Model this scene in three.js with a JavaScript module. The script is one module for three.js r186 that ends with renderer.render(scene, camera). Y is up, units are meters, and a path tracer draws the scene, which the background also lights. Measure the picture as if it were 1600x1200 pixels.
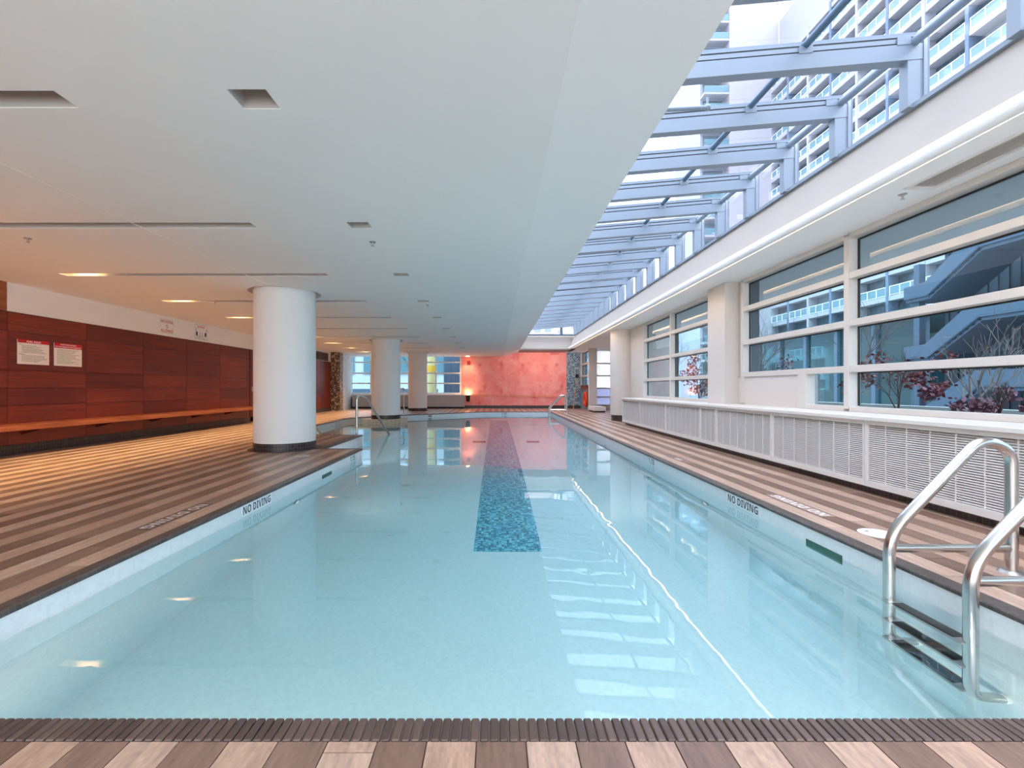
import * as THREE from 'three';
import { mergeGeometries } from 'three/addons/utils/BufferGeometryUtils.js';
import { RoundedBoxGeometry } from 'three/addons/geometries/RoundedBoxGeometry.js';
import { RectAreaLightUniformsLib } from 'three/addons/lights/RectAreaLightUniformsLib.js';

// ------------------------------------------------------------------ camera, sky, exposure
// Plan coordinates used below: X to the side, H above the pool deck, D away from the camera (z = -D).
RectAreaLightUniformsLib.init();
const scene = new THREE.Scene();
const EYE = 1.05;
const camera = new THREE.PerspectiveCamera(2 * Math.atan(600 / 720) * 180 / Math.PI, 1600 / 1200, 0.05, 600);
camera.position.set(0, EYE, 0);
camera.lookAt(0, EYE, -10);
camera.setViewOffset(1600, 1200, 25, -6.5, 1600, 1200);
camera.updateProjectionMatrix();
scene.add(camera);
const renderer = new THREE.WebGLRenderer({ antialias: true });
renderer.toneMapping = THREE.LinearToneMapping;
renderer.toneMappingExposure = 8.2;
renderer.shadowMap.enabled = true;
const SKY_STRENGTH = 1.6;
{
  // bright, thinly clouded winter sky: pale blue with soft white cloud, the same all the way round
  const W = 1024, Hh = 512, data = new Float32Array(W * Hh * 4);
  for (let j = 0; j < Hh; j++) for (let i = 0; i < W; i++) {
    const el = (j + 0.5) / Hh * Math.PI - Math.PI / 2, az = (i + 0.5) / W * Math.PI * 2;
    const up = Math.max(0, Math.sin(el));
    const cx = Math.cos(el) * Math.cos(az), cy = Math.cos(el) * Math.sin(az), cz = Math.sin(el) * 1.8;
    let n = 0, a = 0.5, f = 2.2;
    for (let o = 0; o < 4; o++) { n += a * vnoise3(cx * f + 7, cy * f + 3, cz * f + 11); a *= 0.5; f *= 2.1; }
    const c = Math.min(1, Math.max(0, (n - 0.3) * 3));
    const lum = (1 + 2 * up) / 2;   // an overcast sky is brightest overhead
    const blue = [0.56, 0.68, 0.9].map((q) => q * lum), cloud = [1.1, 1.02, 0.93].map((q) => q * lum);
    const k = (j * W + i) * 4;
    for (let q = 0; q < 3; q++) data[k + q] = blue[q] * (1 - c * 0.75) + cloud[q] * c * 0.75;
    data[k + 3] = 1;
  }
  const sky = new THREE.DataTexture(data, W, Hh, THREE.RGBAFormat, THREE.FloatType);
  sky.mapping = THREE.EquirectangularReflectionMapping; sky.magFilter = THREE.LinearFilter; sky.needsUpdate = true;
  scene.background = sky; scene.environment = sky;
  scene.backgroundIntensity = SKY_STRENGTH; scene.environmentIntensity = SKY_STRENGTH;
}

// ------------------------------------------------------------------ helpers
function hash(i, j = 0, k = 0) { let h = (Math.imul(i | 0, 374761393) ^ Math.imul(j | 0, 668265263) ^ Math.imul(k | 0, 2147483647 ^ 0x5bd1e995)) >>> 0; h = Math.imul(h ^ (h >>> 13), 1274126177) >>> 0; h = Math.imul(h ^ (h >>> 15), 2246822519) >>> 0; return ((h ^ (h >>> 16)) >>> 0) / 4294967296; }
function vnoise3(x, y, z) {
  const xi = Math.floor(x), yi = Math.floor(y), zi = Math.floor(z), s = (t) => t * t * (3 - 2 * t), u = s(x - xi), v = s(y - yi), w = s(z - zi), L = (a, b, t) => a + (b - a) * t;
  const g = (a, b, c) => hash(xi + a, yi + b, zi + c);
  return L(L(L(g(0, 0, 0), g(1, 0, 0), u), L(g(0, 1, 0), g(1, 1, 0), u), v), L(L(g(0, 0, 1), g(1, 0, 1), u), L(g(0, 1, 1), g(1, 1, 1), u), v), w);
}
function tnoise(u, v, fx, fy, seed = 0) { // tiling value noise, u and v in 0..1
  const x = u * fx, y = v * fy, xi = Math.floor(x), yi = Math.floor(y), s = (t) => t * t * (3 - 2 * t), a = s(x - xi), b = s(y - yi);
  const g = (i, j) => hash(((xi + i) % fx + fx) % fx, ((yi + j) % fy + fy) % fy, seed);
  return (g(0, 0) * (1 - a) + g(1, 0) * a) * (1 - b) + (g(0, 1) * (1 - a) + g(1, 1) * a) * b;
}
function rng(seed) { let n = 0; return () => hash(seed, ++n, 17); }
function tex(w, h, sizeX, sizeY, fn, srgb = true) {
  const d = new Uint8Array(w * h * 4);
  for (let j = 0; j < h; j++) for (let i = 0; i < w; i++) {
    const c = fn((i + 0.5) / w, (j + 0.5) / h, i, j), k = (j * w + i) * 4;
    for (let q = 0; q < 3; q++) d[k + q] = Math.max(0, Math.min(255, Math.round(c[q])));
    d[k + 3] = 255;
  }
  const t = new THREE.DataTexture(d, w, h);
  t.wrapS = t.wrapT = THREE.RepeatWrapping; t.magFilter = THREE.LinearFilter; t.minFilter = THREE.LinearMipmapLinearFilter; t.generateMipmaps = true;
  if (srgb) t.colorSpace = THREE.SRGBColorSpace;
  t.repeat.set(1 / sizeX, 1 / sizeY); t.needsUpdate = true;
  return t;
}
function mosaic(n, px, pitch, grout, pick, joint = 1) {
  return tex(n * px, n * px, n * pitch, n * pitch, (u, v, i, j) => {
    const a = i % px, b = j % px, ti = Math.floor(i / px), tj = Math.floor(j / px);
    if (a < joint || b < joint) return grout;
    const c = pick(hash(ti, tj, 5), hash(ti, tj, 9)), e = (hash(i, j, 3) - 0.5) * 6;
    return [c[0] + e, c[1] + e, c[2] + e];
  });
}
function mosaicBump(n, px, pitch, joint = 1) {
  return tex(n * px, n * px, n * pitch, n * pitch, (u, v, i, j) => { const a = i % px, b = j % px; const g = a < joint || b < joint ? 0 : 220 + 35 * hash(Math.floor(i / px), Math.floor(j / px), 2); return [g, g, g]; }, false);
}
const mixc = (a, b, t) => a.map((x, i) => x + (b[i] - x) * t);
const std = (o) => new THREE.MeshStandardMaterial({ roughness: 0.6, ...o });
const phy = (o) => new THREE.MeshPhysicalMaterial({ roughness: 0.6, ...o });

// geometry in plan coordinates
function sheet(g0) { // one face of a thin pane: keeps only the largest side of a box or slab
  const g = g0.index ? g0.toNonIndexed() : g0, p = g.attributes.position, a = new THREE.Vector3(), b = new THREE.Vector3(), c = new THREE.Vector3(), dirs = [], out = [];
  for (let i = 0; i < p.count; i += 3) {
    a.fromBufferAttribute(p, i); b.fromBufferAttribute(p, i + 1); c.fromBufferAttribute(p, i + 2);
    const n = b.clone().sub(a).cross(c.clone().sub(a)), area = n.length(); n.normalize();
    let d = dirs.find((q) => q.n.dot(n) > 0.99); if (!d) dirs.push(d = { n, area: 0, tri: [] }); d.area += area; d.tri.push(i);
  }
  dirs.sort((x, y) => y.area - x.area);
  for (const i of dirs[0].tri) for (let k = 0; k < 3; k++) out.push(p.getX(i + k), p.getY(i + k), p.getZ(i + k));
  const r = new THREE.BufferGeometry(); r.setAttribute('position', new THREE.Float32BufferAttribute(out, 3)); r.computeVertexNormals(); return r;
}
function B(x0, x1, h0, h1, d0, d1) { const g = new THREE.BoxGeometry(Math.abs(x1 - x0), Math.abs(h1 - h0), Math.abs(d1 - d0)); g.translate((x0 + x1) / 2, (h0 + h1) / 2, -(d0 + d1) / 2); return g; }
function RB(x0, x1, h0, h1, d0, d1, r = 0.01) { const g = new RoundedBoxGeometry(Math.abs(x1 - x0), Math.abs(h1 - h0), Math.abs(d1 - d0), 2, r); g.translate((x0 + x1) / 2, (h0 + h1) / 2, -(d0 + d1) / 2); return g; }
function cyl(x, d, h0, h1, r, seg = 48, r2 = r) { const g = new THREE.CylinderGeometry(r2, r, h1 - h0, seg); g.translate(x, (h0 + h1) / 2, -d); return g; }
const P3 = (x, h, d) => new THREE.Vector3(x, h, -d);
function tube(pts, r, seg = 10, n = null, closed = false) { const c = new THREE.CatmullRomCurve3(pts, closed, 'catmullrom', 0); return new THREE.TubeGeometry(c, n ?? Math.max(2, pts.length * 6), r, seg, closed); }
function rod(a, b, r, seg = 10, r2 = r) { const v = b.clone().sub(a), g = new THREE.CylinderGeometry(r2, r, v.length(), seg); g.translate(0, v.length() / 2, 0); g.applyQuaternion(new THREE.Quaternion().setFromUnitVectors(new THREE.Vector3(0, 1, 0), v.normalize())); g.translate(a.x, a.y, a.z); return g; }
function bentTube(pts, rad, r, seg = 14) { // polyline with rounded corners of radius rad
  const path = new THREE.CurvePath();
  let prev = pts[0].clone();
  for (let i = 1; i < pts.length - 1; i++) {
    const a = pts[i - 1].clone().sub(pts[i]), b = pts[i + 1].clone().sub(pts[i]), k = Math.min(rad, a.length() / 2.05, b.length() / 2.05);
    const p = pts[i].clone().add(a.normalize().multiplyScalar(k)), q = pts[i].clone().add(b.normalize().multiplyScalar(k));
    if (prev.distanceTo(p) > 1e-4) path.add(new THREE.LineCurve3(prev, p));
    path.add(new THREE.QuadraticBezierCurve3(p, pts[i].clone(), q)); prev = q;
  }
  path.add(new THREE.LineCurve3(prev, pts[pts.length - 1].clone()));
  return new THREE.TubeGeometry(path, pts.length * 16, r, seg, false);
}
function prism(poly, h0, h1, holes = []) { // polygon in (X, D) raised from h0 to h1
  const s = new THREE.Shape(poly.map(([x, d]) => new THREE.Vector2(x, d)));
  for (const hl of holes) s.holes.push(new THREE.Path(hl.map(([x, d]) => new THREE.Vector2(x, d))));
  const g = new THREE.ExtrudeGeometry(s, { depth: h1 - h0, bevelEnabled: false }); g.rotateX(-Math.PI / 2); g.translate(0, h0, 0);
  return g;
}
function slabX(poly, x0, x1) { // polygon in (D, H), thick from x0 to x1
  const s = new THREE.Shape(poly.map(([d, h]) => new THREE.Vector2(d, h))), g = new THREE.ExtrudeGeometry(s, { depth: x1 - x0, bevelEnabled: false });
  g.rotateY(Math.PI / 2); g.translate(x0, 0, 0); return g;
}
function slabD(poly, d0, d1) { // polygon in (X, H), extruded from d0 to d1
  const s = new THREE.Shape(poly.map(([x, h]) => new THREE.Vector2(x, h))), g = new THREE.ExtrudeGeometry(s, { depth: d1 - d0, bevelEnabled: false });
  g.translate(0, 0, -d1); return g;
}
function uvBox(g0, swap = false) { // uv in metres from the position and the way a face points
  const g = g0.index ? g0.toNonIndexed() : g0, p = g.attributes.position, uv = new Float32Array(p.count * 2), a = new THREE.Vector3(), b = new THREE.Vector3(), c = new THREE.Vector3();
  for (let i = 0; i < p.count; i += 3) {
    a.fromBufferAttribute(p, i); b.fromBufferAttribute(p, i + 1); c.fromBufferAttribute(p, i + 2);
    const n = b.clone().sub(a).cross(c.clone().sub(a)); const ax = Math.abs(n.x), ay = Math.abs(n.y), az = Math.abs(n.z);
    [a, b, c].forEach((v, k) => {
      let u, w;
      if (ay >= ax && ay >= az) { u = v.x; w = -v.z; } else if (ax >= az) { u = -v.z; w = v.y; } else { u = v.x; w = v.y; }
      if (swap) [u, w] = [w, u];
      uv[(i + k) * 2] = u; uv[(i + k) * 2 + 1] = w;
    });
  }
  g.setAttribute('uv', new THREE.BufferAttribute(uv, 2)); return g;
}
const merge = (gs) => mergeGeometries(gs.map((g) => { const q = g.index ? g.toNonIndexed() : g; for (const k of Object.keys(q.attributes)) if (!['position', 'normal', 'uv', 'color'].includes(k)) q.deleteAttribute(k); return q; }));

const taken = new Map();
function numbered(n) { const k = taken.get(n) ?? 0; taken.set(n, k + 1); return k ? n + '_' + String(k).padStart(3, '0') : n; }
function mark(o, label, category, opt = {}) { o.userData.label = label; o.userData.category = category; if (opt.kind) o.userData.kind = opt.kind; if (opt.group) o.userData.group = opt.group; return o; }
function thing(name, at, label, category, opt = {}) { const o = new THREE.Group(); o.name = opt.exact ? name : numbered(name); o.position.copy(P3(...at)); scene.add(o); return mark(o, label, category, opt); }
function topOf(o) { while (o.parent && o.parent !== scene) o = o.parent; return o; }
function part(parent, name, geo, mat, label) { // geometry given in plan (world) coordinates
  const t = topOf(parent), m = new THREE.Mesh(geo, mat); geo.translate(-t.position.x, -t.position.y, -t.position.z);
  m.name = name; m.castShadow = m.receiveShadow = true; parent.add(m); if (label) m.userData.label = label; return m;
}
function partAt(parent, name, geo, mat, x, h, d) { const t = topOf(parent), m = new THREE.Mesh(geo, mat); m.name = name; m.position.set(x - t.position.x, h - t.position.y, -d - t.position.z); m.castShadow = m.receiveShadow = true; parent.add(m); return m; }
function single(name, geo, mat, label, category, opt = {}) { // a thing that is one mesh, its origin at the middle of its base
  geo.computeBoundingBox(); const b = geo.boundingBox, c = b.getCenter(new THREE.Vector3()); c.y = b.min.y; geo.translate(-c.x, -c.y, -c.z);
  const m = new THREE.Mesh(geo, mat); m.name = opt.exact ? name : numbered(name); m.position.copy(c); m.castShadow = m.receiveShadow = true; scene.add(m); return mark(m, label, category, opt);
}
function copyOf(o, label) { const c = o.clone(); c.name = numbered(o.name.replace(/_\d{3}$/, '')); if (label) c.userData = { ...o.userData, label }; scene.add(c); return c; }
const ST = { kind: 'structure', exact: true };

// ------------------------------------------------------------------ materials
const grainTex = tex(256, 512, 0.5, 1.2, (u, v) => { const a = tnoise(u, v, 40, 6, 1), b = tnoise(u, v, 12, 3, 2), c = tnoise(u, v, 100, 60, 3); const g = 205 + 34 * (a - 0.5) + 34 * (b - 0.5) + 26 * (c - 0.5) + 20; return [g, g, g]; });
const panelGrain = tex(512, 512, 1.6, 0.8, (u, v) => { const a = tnoise(u, v, 5, 60, 21), b = tnoise(u, v, 3, 14, 22), c = tnoise(u, v, 30, 160, 23); const t = 0.5 * a + 0.35 * b + 0.25 * c; return mixc([166, 132, 122], [255, 240, 232], Math.min(1, t)); });
const whiteTile = mosaic(20, 16, 0.0225, [228, 232, 234], (r, q) => { const g = 225 + 7 * r; return [g - 6, g, g + 3]; });
const laneTile = mosaic(40, 10, 0.027, [120, 186, 204], (r) => r < 0.2 ? [22, 96, 132] : r < 0.45 ? [44, 140, 172] : r < 0.75 ? [92, 184, 206] : [150, 216, 226]);
const blueTile = mosaic(40, 10, 0.045, [150, 165, 175], (r) => r < 0.3 ? [58, 92, 122] : r < 0.55 ? [96, 134, 160] : r < 0.8 ? [140, 168, 186] : [186, 200, 210]);
const pebbleTile = mosaic(40, 10, 0.05, [128, 116, 104], (r) => r < 0.35 ? [60, 40, 32] : r < 0.65 ? [112, 84, 66] : r < 0.85 ? [160, 134, 112] : [205, 190, 172]);
const paleTile = mosaic(40, 10, 0.05, [214, 214, 214], (r) => { const g = 196 + 40 * r; return [g, g, g]; });
const darkTile = mosaic(16, 16, 0.05, [122, 108, 104], (r) => { const g = 30 + 22 * r; return [g + 8, g, g - 2]; });
const redTex = tex(512, 512, 4.0, 4.0, (u, v) => {
  const a = tnoise(u, v, 8, 8, 31), b = tnoise(u, v, 24, 24, 32), c = tnoise(u, v, 90, 90, 33), t = 0.45 * a + 0.35 * b + 0.3 * c;
  const dk = Math.max(0, tnoise(u, v, 14, 14, 35) - 0.78) * 3; return mixc(mixc([244, 128, 126], [255, 188, 184], Math.min(1, t)), [216, 90, 92], Math.min(0.6, dk));
});
const rippleTex = tex(512, 512, 3.0, 3.0, (u, v) => { const g = 255 * (0.5 * tnoise(u, v, 7, 11, 41) + 0.3 * tnoise(u, v, 15, 23, 42) + 0.2 * tnoise(u, v, 31, 40, 43)); return [g, g, g]; }, false);
const concreteTex = tex(256, 256, 3, 3, (u, v) => { const g = 214 + 24 * (tnoise(u, v, 6, 6, 61) - 0.5) + 22 * (tnoise(u, v, 40, 40, 62) - 0.5); return [g, g, g]; });

const M = {
  ceil: std({ color: 0xf2f2f0, roughness: 0.9 }),
  wall: std({ color: 0xf1efec, roughness: 0.85 }),
  wallWarm: std({ color: 0xcfc7c0, roughness: 0.85 }),
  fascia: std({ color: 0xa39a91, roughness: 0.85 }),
  column: std({ color: 0xefedea, roughness: 0.8 }),
  frame: std({ color: 0xcfc8c1, roughness: 0.45 }),
  gasket: std({ color: 0x1c1e20, roughness: 0.6 }),
  glass: phy({ color: 0x7b939f, transmission: 1, thickness: 0, roughness: 0, ior: 1.5 }),
  clearGlass: phy({ color: 0xe9f1f1, transmission: 1, thickness: 0, roughness: 0, ior: 1.5 }),
  skyGlass: phy({ color: 0x979da7, transmission: 1, thickness: 0, roughness: 0, ior: 1.5 }),
  frosted: phy({ color: 0xe4e6ea, transmission: 0.6, thickness: 0, roughness: 0.9 }),
  steelBlue: std({ color: 0x828e9a, roughness: 0.4 }),
  steelDark: std({ color: 0x4d6478, roughness: 0.5 }),
  poolTile: std({ map: whiteTile, roughness: 0.25 }),
  lane: std({ map: laneTile, roughness: 0.3 }),
  blueTile: std({ map: blueTile, roughness: 0.35 }),
  pebble: std({ map: pebbleTile, roughness: 0.5 }),
  pale: std({ map: paleTile, roughness: 0.5 }),
  darkTile: std({ map: darkTile, roughness: 0.35 }),
  coping: std({ color: 0x4a403d, roughness: 0.4 }),
  deckBase: std({ color: 0x7d6a60, roughness: 0.7 }),
  red: std({ map: redTex, roughness: 0.75 }),
  bench: std({ color: 0xb06a44, map: panelGrain, roughness: 0.45 }),
  orangeWood: std({ color: 0xb5714a, map: panelGrain, roughness: 0.5 }),
  steel: std({ color: 0xd2cfcb, metalness: 1, roughness: 0.22 }),
  steelMat: std({ color: 0xb9b7b3, metalness: 1, roughness: 0.4 }),
  rubber: std({ color: 0x2a2725, roughness: 0.8 }),
  louvre: std({ color: 0xcfc9c3, roughness: 0.5 }),
  louvreFrame: std({ color: 0xe0dad4, roughness: 0.45 }),
  louvreBack: std({ color: 0xcfc9c3, roughness: 0.5 }),
  white: std({ color: 0xf0efec, roughness: 0.5 }),
  lampWarm: std({ color: 0xffffff, emissive: 0xffc98a, emissiveIntensity: 4 }),
  lampTube: std({ color: 0xffffff, emissive: 0xffd9a8, emissiveIntensity: 2 }),
  reflector: std({ color: 0xe8dcc8, roughness: 0.35 }),
  black: std({ color: 0x1b1a1a, roughness: 0.5 }),
  orange: std({ color: 0xe8451c, roughness: 0.5 }),
  poleTan: std({ color: 0xc89a62, roughness: 0.4 }),
  water: phy({ color: 0xffffff, transmission: 1, thickness: 1, roughness: 0, ior: 1.333, attenuationColor: new THREE.Color().setRGB(0.62, 0.9, 0.94), attenuationDistance: 2.6, bumpMap: rippleTex, bumpScale: 0.0008 }),
};
const deckLight = [0xd6b29b, 0xcfaa93, 0xdcbaa4].map((c) => std({ color: c, map: grainTex, roughness: 0.34 }));
const deckDark = [0x967766, 0x8e6f5f, 0x9e7f6e].map((c) => std({ color: c, map: grainTex, roughness: 0.34 }));
const panelWood = [0x8c3a28, 0x7d3123, 0x98412b, 0x85362a].map((c) => std({ color: c, map: panelGrain, roughness: 0.4 }));

// ------------------------------------------------------------------ plan of the room
const CEIL = 2.71, SOFFIT = 2.91, D_RED = 24, D_REAR = -3, X_LEFT = -7.64, X_RIGHT = 4.25, X_GLASS = 4.36;
const X_CREASE = 0.36, X_EDGE = 1.13, H_EDGE = 2.89, D_SKY_END = 21.8;
const WATER = -0.14, POOL_FLOOR = -1.29, ADDED_WATER_LAMP = 0.42;
const D_NEAR = 1.46, PX0 = -2.32, PX1 = 2.405, D_FAR = 20.5;
const curve = new THREE.CatmullRomCurve3([[-5.1, 14.6], [-5.17, 15.5], [-5.02, 16.45], [-4.5, 17.05], [-3.78, 17.85], [-2.63, 18.75], [-1.75, 19.45], [-1.1, 20.1], [-0.5, 20.42], [0.3, 20.5]].map(([x, d]) => new THREE.Vector3(x, 0, d)), false, 'centripetal');
const POOL = [[PX0, D_NEAR], [PX1, D_NEAR], [PX1, D_FAR], ...curve.getPoints(36).reverse().map((p) => [p.x, p.z]), [-5.1, 10.36], [-3.0, 10.36], [-3.0, 8.0], [PX0, 8.0]];   // anticlockwise in (X, D)
function offset(poly, k) { // + outwards
  const n = poly.length;
  return poly.map((p, i) => {
    const a = poly[(i + n - 1) % n], b = poly[(i + 1) % n], u = [p[0] - a[0], p[1] - a[1]], v = [b[0] - p[0], b[1] - p[1]], lu = Math.hypot(...u), lv = Math.hypot(...v);
    const n1 = [u[1] / lu, -u[0] / lu], n2 = [v[1] / lv, -v[0] / lv], s = 1 + n1[0] * n2[0] + n1[1] * n2[1];
    return [p[0] + (n1[0] + n2[0]) * k / s, p[1] + (n1[1] + n2[1]) * k / s];
  });
}
function ribbon(poly, h0, h1, skip = () => false) { // inner face of a wall along a closed outline, uv in metres
  const pos = [], uv = []; let s = 0;
  for (let i = 0; i < poly.length; i++) {
    const a = poly[i], b = poly[(i + 1) % poly.length], L = Math.hypot(b[0] - a[0], b[1] - a[1]);
    if (!skip(a, b)) {
      const q = [[a, h0, s], [b, h1, s + L], [b, h0, s + L], [a, h0, s], [a, h1, s], [b, h1, s + L]];
      for (const [p, h, t] of q) { pos.push(p[0], h, -p[1]); uv.push(t, h); }
    }
    s += L;
  }
  const g = new THREE.BufferGeometry(); g.setAttribute('position', new THREE.Float32BufferAttribute(pos, 3)); g.setAttribute('uv', new THREE.Float32BufferAttribute(uv, 2)); g.computeVertexNormals(); return g;
}
const insidePool = (x, d, poly = POOL) => { let c = false; for (let i = 0, j = poly.length - 1; i < poly.length; j = i++) { const [xi, yi] = poly[i], [xj, yj] = poly[j]; if ((yi > d) !== (yj > d) && x < (xj - xi) * (d - yi) / (yj - yi) + xi) c = !c; } return c; };

// lettering on a small plate: canvas print
function printTex(w, h, draw) { const c = document.createElement('canvas'); c.width = w; c.height = h; const g = c.getContext('2d'); draw(g, w, h); const t = new THREE.CanvasTexture(c); t.colorSpace = THREE.SRGBColorSpace; return t; }
function textPlate(text, w, h, fg, bg, font = 'bold') {
  return std({ roughness: 0.4, map: printTex(Math.round(1024 * Math.min(1, w / 0.6)), Math.round(1024 * Math.min(1, w / 0.6) * h / w), (g, W, Hh) => { g.fillStyle = bg; g.fillRect(0, 0, W, Hh); g.fillStyle = fg; g.textAlign = 'center'; g.textBaseline = 'middle'; let s = Hh * 0.95; g.font = font + ' ' + s + 'px sans-serif'; const m = g.measureText(text).width; g.save(); g.translate(W / 2, Hh / 2 + Hh * 0.02); g.scale(Math.min(1.3, W * 0.94 / m), 1); g.fillText(text, 0, 0); g.restore(); }) });
}
function plate(w, h, t, mat, back) { const g = new THREE.BoxGeometry(w, h, t); return new THREE.Mesh(g, [back, back, back, back, mat, back]); }
function placePlate(parent, name, w, h, mat, back, at, rot, t = 0.004) {
  const m = plate(w, h, t, mat, back); m.name = name; m.rotation.set(...rot); const top = topOf(parent); m.position.copy(P3(...at)).sub(top.position); m.castShadow = m.receiveShadow = true; parent.add(m); return m;
}
const FACE_PX = [0, Math.PI / 2, 0], FACE_NX = [0, -Math.PI / 2, 0], FACE_CAM = [0, 0, 0];

// ------------------------------------------------------------------ floor
const floor = thing('floor', [0, 0, 0], 'striped brown plank-tile pool deck around the water', 'floor', ST);
part(floor, 'deck_slab', uvBox(prism([[X_LEFT - 0.2, D_REAR - 0.2], [6.0, D_REAR - 0.2], [6.0, D_RED + 0.2], [X_LEFT - 0.2, D_RED + 0.2]], -0.3, -0.008, [offset(POOL, 0.012)])), M.deckBase);
{
  const W = 0.147, L = 0.9, G = 0.004, cop = 0.09, cand = [];
  const rows = [];
  for (let k = 0; PX0 - cop - (k + 1) * W > X_LEFT - 0.15; k++) rows.push([PX0 - cop - (k + 1) * W, PX0 - cop - k * W, k]);
  for (let k = 0; PX1 + cop + k * W < 5.9; k++) rows.push([PX1 + cop + k * W, PX1 + cop + (k + 1) * W, k]);
  for (let k = 0, x = PX0 - cop; x < PX1 + cop - 0.05; k++, x += W) rows.push([x, Math.min(x + W, PX1 + cop), k + 1]);
  const hole = offset(POOL, cop);
  rows.forEach(([xa, xb, k], ri) => {
    const x0 = Math.max(xa, X_LEFT), x1 = Math.min(xb, 5.9); if (x1 - x0 < 0.03) return;
    // free stretches of the row: sampled, then refined to the exact edge of the coping
    const free = (d) => [x0 + 0.004, (x0 + x1) / 2, x1 - 0.004].every((x) => !insidePool(x, d, hole));
    const spans = []; let on = false, st = 0;
    const edge = (lo, hi, want) => { for (let i = 0; i < 14; i++) { const m = (lo + hi) / 2; if (free(m) === want) hi = m; else lo = m; } return want ? hi : lo; };
    for (let d = D_REAR; d <= D_RED + 1e-6; d += 0.1) { const f = free(d); if (f && !on) { st = d === D_REAR ? d : edge(d - 0.1, d, true); on = true; } else if (!f && on) { spans.push([st, edge(d - 0.1, d, false)]); on = false; } }
    if (on) spans.push([st, D_RED]);
    const shift = hash(ri, 3) * L;
    for (const [s0, s1] of spans) {
      let a = s0, n = 0, cut = Math.ceil((s0 - shift) / L + 0.05) * L + shift;
      while (a < s1 - 0.02) {
        const b = Math.min(s1, cut); cut += L;
        if (b - a > 0.02) cand.push({ x0: x0 + G / 2, x1: x1 - G / 2, d0: a + G / 2, d1: b - G / 2, dark: k % 2 === 1, v: Math.floor(hash(ri, ++n, Math.round(a * 10)) * 3) });
        a = b;
      }
    }
  });
  const seen = (t) => { const d = (t.d0 + t.d1) / 2, x = (t.x0 + t.x1) / 2; if (d < 1.3) return -1; const px = 775 + x * 720 / d; if (px < -40 || px > 1640 || 606.5 + EYE * 720 / t.d1 > 1230) return -1; return (t.x1 - t.x0) * (t.d1 - t.d0) / (d * d * d); };
  cand.forEach((t) => { t.s = seen(t); }); cand.sort((a, b) => b.s - a.s);
  const geos = new Map(), rest = [];
  cand.forEach((t, i) => {
    const w = t.x1 - t.x0, l = t.d1 - t.d0;
    if (i < 290) {
      const key = w.toFixed(3) + '/' + l.toFixed(3);
      if (!geos.has(key)) { const g = new THREE.BoxGeometry(w, 0.012, l); geos.set(key, uvBox(g)); }
      partAt(floor, numbered('plank_tile'), geos.get(key), (t.dark ? deckDark : deckLight)[t.v], (t.x0 + t.x1) / 2, -0.006, (t.d0 + t.d1) / 2);
    } else {
      const g = uvBox(B(t.x0, t.x1, -0.012, 0, t.d0, t.d1)), c = (t.dark ? deckDark : deckLight)[t.v].color, n = g.attributes.position.count, col = new Float32Array(n * 3);
      for (let q = 0; q < n; q++) col.set([c.r, c.g, c.b], q * 3);
      g.setAttribute('color', new THREE.BufferAttribute(col, 3)); rest.push(g);
    }
  });
  part(floor, 'plank_tiles', merge(rest), std({ map: grainTex, roughness: 0.34, vertexColors: true })).userData.kind = 'stuff';
}

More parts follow.
